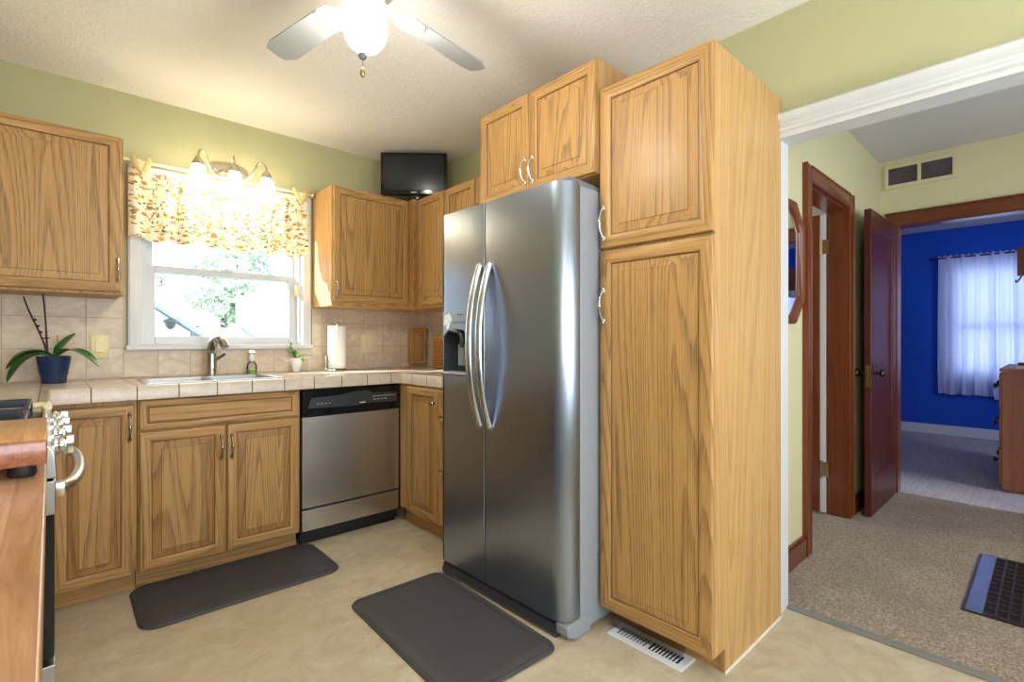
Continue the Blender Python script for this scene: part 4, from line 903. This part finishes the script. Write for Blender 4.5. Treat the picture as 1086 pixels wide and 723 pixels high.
def leaf(parent, pts, w, mat, name='leaf', fold=0.25, tip=0.5):
    P = bez(*pts, 16); m = MB(); vs = []; fs = []; N = len(P)
    for i, p in enumerate(P):
        t = i/(N-1); T = (P[min(i+1, N-1)]-P[max(i-1, 0)]).normalized(); side = T.cross(Vector((0, 0, 1)))
        side = side.normalized() if side.length > 1e-3 else Vector((1, 0, 0)); up = side.cross(T)
        ww = w*max(0.02, (sin(pi*min(1, (t*0.93+0.07)))**0.65))*(0.55+0.45*min(1, t*2.5))
        for q in (-1, -0.5, 0, 0.5, 1): vs.append(p+side*(q*ww)+up*(abs(q)*fold*ww))
    for i in range(N-1):
        for j in range(4): a = i*5+j; fs.append((a, a+1, a+6, a+5))
    m.mesh(vs, fs, 0, 2, None, True); o = m.build(name, mat, parent, angle=180); s = o.modifiers.new('solid', 'SOLIDIFY'); s.thickness = 0.0022; return o
b = Vector((px, py, CT+0.125)); Rv = Vector((0.734, -0.679, 0)); Fv = Vector((0.679, 0.734, 0)); Zv = Vector((0, 0, 1))
def L(r0, z0, r1, z1, r2, z2, r3, z3, w, d=0.0):
    leaf(po, (b+Rv*r0+Zv*z0, b+Rv*r1+Zv*z1-Fv*d*0.3, b+Rv*r2+Zv*z2-Fv*d*0.8, b+Rv*r3+Zv*z3-Fv*d), w, M_LEAF)
L(0.01, 0, 0.06, 0.055, 0.15, 0.045, 0.235, -0.045, 0.034, 0.02)
L(0.0, 0, 0.03, 0.05, 0.055, 0.085, 0.085, 0.115, 0.034, -0.02)
L(0.0, 0, -0.02, 0.05, -0.07, 0.035, -0.095, -0.020, 0.034, 0.12)
L(-0.01, 0, -0.06, 0.04, -0.12, -0.01, -0.165, -0.115, 0.046, 0.06)
L(-0.01, 0.005, -0.07, 0.045, -0.13, 0.01, -0.20, -0.055, 0.034, 0.03)
L(0.0, 0.0, -0.005, 0.05, 0.01, 0.06, -0.03, 0.075, 0.018, -0.06)
for (r, z, bend) in ((-0.055, 0.315, 0.0), (-0.145, 0.29, -0.02)):
    m = MB(); pth = bez(b+Rv*-0.03, b+Rv*(-0.03+r*0.1)+Zv*0.10, b+Rv*(r*0.7+bend)+Zv*0.2, b+Rv*r+Zv*z, 10)
    m.tube(pth, [0.0042-0.0012*i/10 for i in range(11)], 8)
    if bend:
        for k in (4, 5, 6): m.sphere(pth[k]+Rv*0.008, 0.0065, seg=8)
        m.tube([pth[3], pth[3]+Rv*0.035+Zv*0.002], 0.003, 6)
    m.build('stem', M_STEM, po)
m = MB(); m.tube([b+Rv*0.02, b+Rv*0.018+Zv*0.105], 0.003, 8); m.build('support_stake', M_WEAVE, po)

sp_ = thing('soap_bottle', (-1.300, -0.075, CT), 'small clear soap bottle with green soap and white pump below the window', 'soap bottle')
m = MB(); m.lathe([(0.027, CT+0.001), (0.029, CT+0.006), (0.029, CT+0.05), (0.024, CT+0.066), (0.013, CT+0.074), (0.013, CT+0.080)], (-1.300, -0.075, 0), n=24); m.build('bottle', M_CLEAR, sp_)
m = MB(); m.lathe([(0.026, CT+0.003), (0.027, CT+0.024), (0.02, CT+0.025)], (-1.300, -0.075, 0), n=24); m.build('soap', M_SOAP, sp_)
m = MB(); m.lathe([(0.015, CT+0.080), (0.017, CT+0.090), (0.016, CT+0.112), (0.007, CT+0.116), (0.007, CT+0.130), (0.016, CT+0.132), (0.016, CT+0.142), (0.006, CT+0.145)], (-1.300, -0.075, 0), n=20); m.tube([(-1.300, -0.075, CT+0.138), (-1.292, -0.115, CT+0.134)], [0.006, 0.004], 8); m.build('pump', M_PORC, sp_)

mo = thing('bud_vase', (-1.036, -0.085, CT), 'white vase with a small green plant on the counter right of the window sash', 'potted plant')
mx, my = -1.036, -0.085
m = MB(); m.lathe([(0.016, CT+0.001), (0.022, CT+0.006), (0.030, CT+0.04), (0.038, CT+0.075), (0.042, CT+0.092), (0.038, CT+0.092), (0.030, CT+0.06), (0.01, CT+0.02)], (mx, my, 0), n=28); m.build('vase', M_PORC, mo)
m = MB(); m.tube(bez((mx-0.03, my, CT+0.075), (mx-0.07, my-0.01, CT+0.085), (mx-0.065, my, CT+0.06), (mx-0.075, my, CT+0.09), 8), 0.003, 8); m.tube(bez((mx+0.035, my, CT+0.08), (mx+0.10, my, CT+0.12), (mx+0.08, my, CT+0.05), (mx+0.085, my, CT+0.004), 10), 0.002, 8); m.build('air_root', M_PORC, mo)
b2 = Vector((mx, my, CT+0.085))
for (r0, z0, r1, z1, w, dd) in ((-0.02, 0.03, -0.065, 0.075, 0.020, 0.0), (0.02, 0.03, 0.105, 0.020, 0.017, 0.0), (0.0, 0.04, -0.02, 0.05, 0.018, 0.03), (0.03, 0.01, 0.06, -0.015, 0.014, 0.04)):
    leaf(mo, (b2-Zv*0.01, b2+Rv*r0+Zv*z0, b2+Rv*(r0+r1)/2+Zv*(z1+0.015), b2+Rv*r1+Zv*z1-Fv*dd), w, M_LEAF2)
m = MB(); m.tube([b2, b2-Rv*0.03+Zv*0.06, b2-Rv*0.036+Zv*0.10], 0.0025, 8); m.sphere(b2-Rv*0.036+Zv*0.103, 0.006, seg=8); m.build('stem', M_STEM, mo)

tw = thing('paper_towel_holder', (-0.777, -0.11, CT), 'paper towel roll on a chrome upright holder between the window and the outlets', 'paper towel holder')
tx, ty = -0.777, -0.115
m = MB(); m.lathe([(0.078, CT+0.001), (0.080, CT+0.006), (0.074, CT+0.013), (0.02, CT+0.014), (0.006, CT+0.016), (0.005, CT+0.315), (0.011, CT+0.318), (0.012, CT+0.328), (0.004, CT+0.334)], (tx, ty, 0), n=32); m.tube([tuple(Vector((tx, ty, 0))-Rv*0.075+Zv*(CT+0.01)), tuple(Vector((tx, ty, 0))-Rv*0.078+Zv*(CT+0.10))], 0.004, 8); m.build('holder', M_CHROME, tw)
m = MB(); m.lathe([(0.020, CT+0.018), (0.057, CT+0.018), (0.058, CT+0.022), (0.058, CT+0.300), (0.057, CT+0.303), (0.020, CT+0.303)], (tx, ty, 0), n=40, cap=False); m.build('paper_roll', M_PAPER, tw)

def plate(name, label, x0, x1, z0, z1, mat, parts):
    e = thing(name, ((x0+x1)/2, -0.012, z0), label, parts)
    m = MB(); m.box(x0, x1, -0.0145, -0.0085, z0, z1, bev=0.003); m.build('cover_plate', mat, e); return e
e = plate('light_switch', 'almond rocker light switch on the backsplash beside the blue pot', -2.058, -1.982, 1.045, 1.168, M_ALMOND, 'light switch')
m = MB(); m.box(-2.038, -2.004, -0.0165, -0.0145, 1.074, 1.140, bev=0.001); m.prism([(-0.0165, 1.078), (-0.0185, 1.08), (-0.0165, 1.137)], 0, -2.035, -2.007); m.build('rocker', M_ALMOND, e)
for z in (1.056, 1.157): m = MB(); m.lathe([(0.003, 0), (0.003, -0.001)], (-2.02, -0.0145, z), axis=1, n=10); m.build('screw', M_BRASS, e)
e = plate('wall_outlet', 'wide ivory plate with switch and outlet on the backsplash under the corner cabinet', -0.5520, -0.4250, 1.0500, 1.1830, M_IVORY, 'wall outlet')
m = MB(); m.box(-0.5360, -0.5040, -0.0165, -0.0145, 1.0822, 1.1502, bev=0.001); m.build('rocker', M_IVORY, e)
for z in (1.0962, 1.1362):
    m = MB(); m.lathe([(0.0165, 0), (0.0165, -0.002)], (-0.4590, -0.0145, z), axis=1, n=18); o = m.build('socket', M_IVORY, e)
    for dx in (-0.006, 0.006): m = MB(); m.box(-0.4590+dx-0.001, -0.4590+dx+0.001, -0.0170, -0.0164, z-0.003, z+0.006); m.build('slot', M_SLOT, o)
# little oak door leaning in the corner, woven board behind the refrigerator
lb = thing('small_oak_cabinet', (-0.10, -0.03, 0.955), 'little oak cabinet with one door hung on the backsplash in the corner above the counter', 'cabinet')
m = MB(); m.box(-0.165, -0.028, -0.055, -0.0085, 0.955, 1.236, 0, 2, True); m.build('body', OAK, lb, 0.001)
d = face_door(lb, (-0.165, -0.055, 0.956), X, Yd, 0.137, 0.279, rail=0.026, t=0.014); knob(d, (-0.052, -0.069, 1.095), Yd, M_CHROME)
wb = thing('slatted_bread_box', (-0.12, -0.38, CT), 'ribbed oak box against the right wall just behind the refrigerator edge', 'box')
m = MB(); m.box(-0.092, -0.012, -0.52, -0.26, CT+0.0005, 1.175, 0, 2, True); m.build('body', OAK_SIDE, wb, 0.002)
m = MB()
for k in range(14): m.tube([(-0.095, -0.52, CT+0.012+k*0.0162), (-0.095, -0.26, CT+0.012+k*0.0162)], 0.0075, 8)
m.build('slat_front', M_WEAVE, wb)

# ================================================================== FLOOR THINGS
def floor_mat_thing(name, label, x0, x1, y0, y1, rad, rot=0.0):
    cx, cy = (x0+x1)/2, (y0+y1)/2; Rz = Matrix.Translation((cx, cy, 0)) @ Matrix.Rotation(rot, 4, 'Z') @ Matrix.Translation((-cx, -cy, 0))
    def outline(i):
        o = []; r = max(rad-i, 0.01)
        for (qx, qy, a0) in ((x1-i-r, y1-i-r, 0), (x0+i+r, y1-i-r, 90), (x0+i+r, y0+i+r, 180), (x1-i-r, y0+i+r, 270)):
            for k in range(9): a = radians(a0+90*k/8); o.append((qx+r*cos(a), qy+r*sin(a)))
        return o
    prof = [(0.004, 0.0005), (0, 0.004), (0.004, 0.010), (0.012, 0.013), (0.018, 0.0095), (0.022, 0.0095), (0.032, 0.0160), (0.06, 0.018)]
    e = thing(name, (cx, cy, 0), label, 'mat', 'dark anti-fatigue kitchen mats')
    n = 36
    for nm, pr, cap in (('border', prof[:5], False), ('cushion', prof[4:], True)):
        m = MB(); vs = []; fs = []
        for (i, z) in pr:
            vs += [Rz @ Vector((p[0], p[1], z)) for p in outline(i)]
        for j in range(len(pr)-1):
            for k in range(n): fs.append((j*n+k, j*n+(k+1) % n, (j+1)*n+(k+1) % n, (j+1)*n+k))
        if cap: fs.append(tuple(range((len(pr)-1)*n, len(pr)*n)))
        else: fs.append(tuple(range(n))[::-1])
        m.mesh(vs, fs, 0, 2, None, True); m.build(nm, M_MAT, e)
floor_mat_thing('kitchen_mat', 'dark grey cushioned mat on the floor in front of the sink cabinet', -1.955, -1.140, -1.032, -0.575, 0.075, radians(-0.6))
floor_mat_thing('kitchen_mat', 'dark grey cushioned mat on the floor in front of the refrigerator', -1.285, -0.812, -2.185, -1.365, 0.06, radians(-2.0))

rg = thing('floor_register', (-0.567, -2.40, 0), 'white slotted floor register at the foot of the pantry cabinet', 'floor vent')
m = MB(); x0, x1, y0, y1 = -0.622, -0.520, -2.560, -2.245
m.box(x0, x1, y0, y1, 0.0004, 0.003)
bars = [(x0+0.003, x0+0.024, y0+0.003, y1-0.003), (x1-0.024, x1-0.003, y0+0.003, y1-0.003), (x0+0.024, x1-0.024, y0+0.003, y0+0.028), (x0+0.024, x1-0.024, y1-0.028, y1-0.003), (x0+0.024, x1-0.024, -2.409, -2.396)]
for b_ in bars: m.box(*b_, 0.003, 0.006)
for (ya, yb) in ((y0+0.028, -2.409), (-2.396, y1-0.028)):
    n = 9; pitch = (yb-ya)/n
    for k in range(1, n): m.box(x0+0.024, x1-0.024, ya+k*pitch-pitch*0.20, ya+k*pitch+pitch*0.20, 0.003, 0.0055)
m.build('frame', M_REGW, rg, weld=False)
m = MB(); m.box(x0+0.024, x1-0.024, y0+0.028, -2.409, 0.0031, 0.0038); m.build('open_slots', M_SLOT, rg)
m = MB(); m.box(x0+0.024, x1-0.024, -2.396, y1-0.028, 0.0031, 0.0045); m.build('damper', M_GREYP, rg)
ad = MB(); n = 16; vs = []; fs = []
for i in range(n+1):
    y = -2.235-0.300*i/n; sag = 0.5+0.5*sin(i*0.9)*0.25
    for j in range(7):
        t = j/6; a = t*pi/2
        vs.append((-0.532-0.050*sin(a)*(0.85+0.3*sag*t) if False else -0.528-0.046*sin(a)*(0.9+0.2*sag), y, 0.009+0.060*(1-t)**1.2*(0.9+0.12*sin(i*0.7))))
for i in range(n):
    for j in range(6): q = i*7+j; fs.append((q, q+1, q+8, q+7))
ad.mesh(vs, fs, 0, 2, None, True); ado = ad.build('air_deflector', M_FOG, None, angle=180); sd = ado.modifiers.new('solid', 'SOLIDIFY'); sd.thickness = 0.0015
tag(ado, 'smoky clear plastic air deflector resting on the white floor register', 'air deflector')

# hall floor grate
gr = thing('floor_grate', (1.0, -3.55, 0.006), 'large brown metal floor furnace grate set in the hall carpet', 'floor grate')
m = MB(); gx0, gx1, gy0, gy1 = 0.615, 1.400, -3.95, -3.172
m.box(gx0, gx1, gy1-0.055, gy1, 0.006, 0.014); m.build('rim', M_GRFRAME, gr, 0.002)
m = MB(); m.box(gx0, gx1, gy0, gy0+0.055, 0.006, 0.014); m.build('rim', M_GRFRAME, gr, 0.002)
m = MB(); m.box(gx0, gx0+0.02, gy0+0.055, gy1-0.055, 0.006, 0.014); m.box(gx1-0.02, gx1, gy0+0.055, gy1-0.055, 0.006, 0.014)
m.box(gx0-0.012, gx1+0.012, gy1, gy1+0.010, 0.006, 0.012); m.box(gx0-0.012, gx0, gy0, gy1, 0.006, 0.012); m.box(gx1, gx1+0.012, gy0, gy1, 0.006, 0.012)
nx = 12; ny = 18
for k in range(1, nx): x = gx0+0.02+(gx1-gx0-0.04)*k/nx; m.box(x-0.006, x+0.006, gy0+0.055, gy1-0.055, 0.006, 0.0132)
for k in range(1, ny): y = gy0+0.055+(gy1-gy0-0.11)*k/ny; m.box(gx0+0.02, gx1-0.02, y-0.004, y+0.004, 0.006, 0.0135)
m.build('grid', M_GRILLE, gr)
m = MB(); m.box(gx0+0.02, gx1-0.02, gy0+0.055, gy1-0.055, 0.0062, 0.0075); m.build('shaft_opening', M_SLOT, gr)

# ================================================================== HALL THINGS
mr = thing('octagonal_mirror', (0.42, -2.54, 1.53), 'octagonal wood framed mirror on the hall wall beside the bathroom doorway', 'mirror')
cxm, czm, hw, hh, chf = 0.425, 1.528, 0.222, 0.305, 0.125
def octo(i):
    a, b_, c_ = hw-i, hh-i, chf-i*0.58
    return [(cxm-a, czm-b_+c_), (cxm-a+c_, czm-b_), (cxm+a-c_, czm-b_), (cxm+a, czm-b_+c_), (cxm+a, czm+b_-c_), (cxm+a-c_, czm+b_), (cxm-a+c_, czm+b_), (cxm-a, czm+b_-c_)]
m = MB(); rings = [(0, -2.531), (0, -2.552), (0.008, -2.560), (0.030, -2.556), (0.042, -2.546), (0.045, -2.538)]
for k in range(len(rings)-1):
    A = octo(rings[k][0]); B = octo(rings[k+1][0])
    for e_ in range(8): m.quad([(A[e_][0], rings[k][1], A[e_][1]), (A[(e_+1) % 8][0], rings[k][1], A[(e_+1) % 8][1]), (B[(e_+1) % 8][0], rings[k+1][1], B[(e_+1) % 8][1]), (B[e_][0], rings[k+1][1], B[e_][1])], 0, 2)
m.build('frame', DARKW, mr)
m = MB(); m.quad([(p[0], -2.5385, p[1]) for p in octo(0.040)]); m.quad([(p[0], -2.5315, p[1]) for p in octo(0.002)][::-1]); m.build('glass', M_MIRROR, mr)
vt = thing('wall_vent', (HX, -2.78, 2.28), 'cream framed two panel air vent high above the bedroom doorway', 'vent')
m = MB(); va0, va1, vz0, vz1 = -2.975, -2.560, 2.272, 2.452
m.box(HX-0.014, HX, va0, va1, vz0, vz0+0.028); m.box(HX-0.014, HX, va0, va1, vz1-0.028, vz1); m.box(HX-0.014, HX, va0, va0+0.026, vz0+0.028, vz1-0.028); m.box(HX-0.014, HX, va1-0.026, va1, vz0+0.028, vz1-0.028); m.box(HX-0.014, HX, -2.778, -2.757, vz0+0.028, vz1-0.028)
m.build('frame', M_CREAM, vt, 0.002)
for a, b_ in ((va0+0.026, -2.778), (-2.757, va1-0.026)):
    m = MB(); m.box(HX-0.006, HX-0.0005, a, b_, vz0+0.028, vz1-0.028)
    for k in range(9): z = vz0+0.034+k*0.0135; m.box(HX-0.009, HX-0.006, a, b_, z, z+0.004)
    m.build('grille', M_MESH, vt)

# ================================================================== BEDROOM
cu = thing('window_curtain', (BX-0.09, -2.83, 0.50), 'white gathered curtain pair over the bedroom window on the blue wall', 'curtain')
def curtain_panel(y0, y1, z0, z1, seed):
    m = MB(); n = 90; nz = 20; vs = []; fs = []
    for i in range(n+1):
        s = i/n; y = y0+(y1-y0)*s
        for j in range(nz+1):
            t = j/nz; z = z1+(z0-z1)*t
            f = 0.020*sin(s*24+seed)+0.012*sin(s*51+seed*2)+0.006*sin(s*110)
            vs.append((BX-0.085+f*(0.6+0.5*t), y+0.012*sin(t*3+s*8)*t, z+0.010*sin(s*60+seed)*(1-t)+0.006*sin(s*20)*t))
    for i in range(n):
        for j in range(nz): a = i*(nz+1)+j; fs.append((a, a+1, a+nz+2, a+nz+1))
    m.mesh(vs, fs, 0, 2, None, True); return m.build('panel', M_SHEER, cu, angle=180)
curtain_panel(-2.485, -2.985, 0.505, 2.150, 0.4); curtain_panel(-2.975, -3.46, 0.47, 2.150, 2.1)
m = MB(); m.tube([(BX-0.085, -2.42, 2.128), (BX-0.085, -3.52, 2.128)], 0.009, 10)
for y in (-2.45, -3.49): m.tube([(BX-0.085, y, 2.128), (BX-0.001, y, 2.128)], 0.006, 8)
m.sphere((BX-0.085, -2.41, 2.128), 0.016, seg=12); m.build('rod', M_BLACKM, cu)
dr = thing('dresser', (3.6, -3.45, 0.004), 'light brown wooden dresser at the right edge of the blue bedroom', 'dresser')
m = MB(); m.box(3.05, 4.15, -3.66, -3.165, 0.02, 0.905, 0, 2, True); m.build('body', DRESS, dr, 0.002)
m = MB(); m.box(3.04, 4.16, -3.67, -3.150, 0.905, 0.93, 0, 0, True); m.build('top', DRESS, dr, 0.003)
m = MB(); m.box(3.07, 4.13, -3.64, -3.19, 0.004, 0.02); m.build('plinth', DRESS, dr)
for z0, z1 in ((0.05, 0.32), (0.335, 0.60), (0.615, 0.89)):
    for xa, xb_ in ((3.07, 3.59), (3.61, 4.13)):
        m = MB(); m.box(xa, xb_, -3.165, -3.147, z0, z1, 0, 0, True); o = m.build('drawer', DRESS, dr, 0.003)
        m = MB(); m.lathe([(0.010, 0), (0.008, 0.014), (0.020, 0.022), (0.022, 0.03), (0.014, 0.036)], ((xa+xb_)/2-0.16, -3.147, (z0+z1)/2+0.04), axis=1, n=16); m.lathe([(0.010, 0), (0.008, 0.014), (0.020, 0.022), (0.022, 0.03), (0.014, 0.036)], ((xa+xb_)/2+0.16, -3.147, (z0+z1)/2+0.04), axis=1, n=16); m.build('knob', M_BRONZE, o)
for k, (lab, mt, z, h, dx) in enumerate((('pale paperback lying flat on the dresser, under the reddish book', M_BOOKW, 0.9305, 0.022, 0.0), ('reddish brown book lying on top of the pale paperback on the dresser', M_BOOKR, 0.953, 0.02, 0.012))):
    m = MB(); b0 = (3.08+dx, 3.24+dx, -3.46, -3.235-dx)
    bk = thing('book', (b0[0]+0.08, -3.35, z), lab, 'book')
    m.box(b0[0], b0[1], b0[2], b0[3], z, z+0.002); m.box(b0[0], b0[1], b0[2], b0[3], z+h-0.002, z+h); m.box(b0[0], b0[0]+0.003, b0[2], b0[3], z+0.002, z+h-0.002); m.build('cover', mt, bk)
    m = MB(); m.box(b0[0]+0.003, b0[1]-0.003, b0[2]+0.004, b0[3]-0.004, z+0.002, z+h-0.002); m.build('pages', M_PAPER, bk)
hu = thing('dresser_mirror', (3.3, -3.45, 0.93), 'brown wood framed mirror rising at the back of the dresser at the right edge', 'mirror')
m = MB(); m.box(3.05, 3.10, -3.66, -3.60, 0.931, 1.83); m.box(4.10, 4.15, -3.66, -3.60, 0.931, 1.83); m.box(3.10, 4.10, -3.66, -3.60, 1.62, 1.83, 0, 0); m.box(3.03, 3.11, -3.60, -3.245, 1.62, 1.83, 0, 1, True); m.build('frame', DARKW, hu, 0.003)
m = MB(); m.box(3.10, 4.10, -3.64, -3.63, 0.931, 1.62); m.build('glass', M_MIRROR, hu)
for k in range(3):
    m = MB(); x = 3.06; y = -3.27-k*0.07; m.tube(bez((x-0.03, y, 1.62), (x-0.04, y+0.01, 1.58), (x-0.03, y+0.04, 1.55), (x-0.02, y+0.03, 1.59), 10), 0.005, 8); m.build('hook', M_BRONZE, hu)

# ================================================================== OUTSIDE THE KITCHEN WINDOW
m = MB(); m.box(-14, 16, 0.6, 26, -0.7, -0.6); struct('ground', m, M_LAWN)
hs = thing('garage', (-2.7, 6.0, -0.6), 'white sided neighbouring garage with a sloping gable seen through the left of the window', 'building')
m = MB(); m.prism([(-5.2, -0.6), (-5.2, 1.1), (-3.1, 3.05), (-0.70, 1.27), (-0.70, -0.6)], 1, 5.2, 8.2); m.build('wall', M_SIDING, hs)
m = MB(); m.prism([(-5.35, 1.06), (-3.1, 3.16), (-0.56, 1.245), (-0.56, 1.19), (-3.1, 3.06), (-5.35, 0.98)], 1, 5.05, 8.4); m.build('roof', M_SHINGLE, hs)
lz = 1.33; lx = -0.96
lt = thing('wall_lantern', (lx, 5.12, lz), 'small dark lantern on the white garage wall outside the window', 'lantern')
m = MB(); m.lathe([(0.015, lz-0.03), (0.05, lz), (0.07, lz+0.07), (0.11, lz+0.08), (0.06, lz+0.11), (0.012, lz+0.13)], (lx, 5.08, 0), n=10); m.box(lx-0.012, lx+0.012, 5.08, 5.2, lz+0.085, lz+0.105); m.build('housing', M_BLACKIRON, lt)
h2 = thing('neighbour_house', (2.2, 8.5, -0.6), 'white neighbouring house at the right of the window view', 'building')
m = MB(); m.prism([(0.60, -0.6), (0.60, 1.95), (1.30, 2.20), (3.2, 3.0), (5.2, 2.2), (5.2, -0.6)], 1, 7.0, 8.0); m.build('wall', M_SIDING, h2)
m = MB(); m.prism([(0.52, 1.93), (1.30, 2.21), (3.2, 3.01), (5.4, 2.12), (5.4, 2.2), (3.2, 3.09), (1.30, 2.29), (0.52, 2.0)], 1, 6.95, 8.1); m.build('roof', M_SIDING, h2)
sh = thing('porch_roof', (0.5, 4.8, -0.6), 'low grey shingled porch roof on white posts outside at the lower right of the window', 'porch')
m = MB(); m.prism([(4.5, 1.17), (5.6, 1.42), (5.6, 1.38), (4.5, 1.13)], 0, 0.02, 1.7); m.build('roof', M_SHINGLE, sh)
for (x, y, zt) in ((0.12, 4.62, 1.15), (1.6, 4.62, 1.15), (0.12, 5.45, 1.345), (1.6, 5.45, 1.345)):
    m = MB(); m.box(x-0.05, x+0.05, y-0.05, y+0.05, -0.6, zt); m.build('post', M_SIDING, sh)
fe = thing('garden_fence', (-0.15, 6.3, -0.6), 'white board fence between the garage and the house outside the window', 'fence')
m = MB()
for k in range(8): m.box(-0.53+k*0.118, -0.416+k*0.118, 6.28, 6.30, -0.6, 1.36, 0)
m.box(-0.53, 0.41, 6.30, 6.34, 0.2, 0.3); m.box(-0.53, 0.41, 6.30, 6.34, 1.0, 1.1); m.build('panel', M_SIDING, fe)
um = thing('patio_umbrella', (0.0, 7.6, -0.6), 'white domed patio umbrella rising behind the garden fence outside', 'umbrella')
m = MB(); m.lathe([(0.36, 1.42), (0.33, 1.56), (0.24, 1.66), (0.12, 1.72), (0.01, 1.74)], (-0.16, 7.6, 0), n=24, cap=False); m.build('canopy', M_PORC, um)
m = MB(); m.tube([(-0.16, 7.6, -0.6), (-0.16, 7.6, 1.73)], 0.025, 8); m.build('pole', M_BLACKIRON, um)
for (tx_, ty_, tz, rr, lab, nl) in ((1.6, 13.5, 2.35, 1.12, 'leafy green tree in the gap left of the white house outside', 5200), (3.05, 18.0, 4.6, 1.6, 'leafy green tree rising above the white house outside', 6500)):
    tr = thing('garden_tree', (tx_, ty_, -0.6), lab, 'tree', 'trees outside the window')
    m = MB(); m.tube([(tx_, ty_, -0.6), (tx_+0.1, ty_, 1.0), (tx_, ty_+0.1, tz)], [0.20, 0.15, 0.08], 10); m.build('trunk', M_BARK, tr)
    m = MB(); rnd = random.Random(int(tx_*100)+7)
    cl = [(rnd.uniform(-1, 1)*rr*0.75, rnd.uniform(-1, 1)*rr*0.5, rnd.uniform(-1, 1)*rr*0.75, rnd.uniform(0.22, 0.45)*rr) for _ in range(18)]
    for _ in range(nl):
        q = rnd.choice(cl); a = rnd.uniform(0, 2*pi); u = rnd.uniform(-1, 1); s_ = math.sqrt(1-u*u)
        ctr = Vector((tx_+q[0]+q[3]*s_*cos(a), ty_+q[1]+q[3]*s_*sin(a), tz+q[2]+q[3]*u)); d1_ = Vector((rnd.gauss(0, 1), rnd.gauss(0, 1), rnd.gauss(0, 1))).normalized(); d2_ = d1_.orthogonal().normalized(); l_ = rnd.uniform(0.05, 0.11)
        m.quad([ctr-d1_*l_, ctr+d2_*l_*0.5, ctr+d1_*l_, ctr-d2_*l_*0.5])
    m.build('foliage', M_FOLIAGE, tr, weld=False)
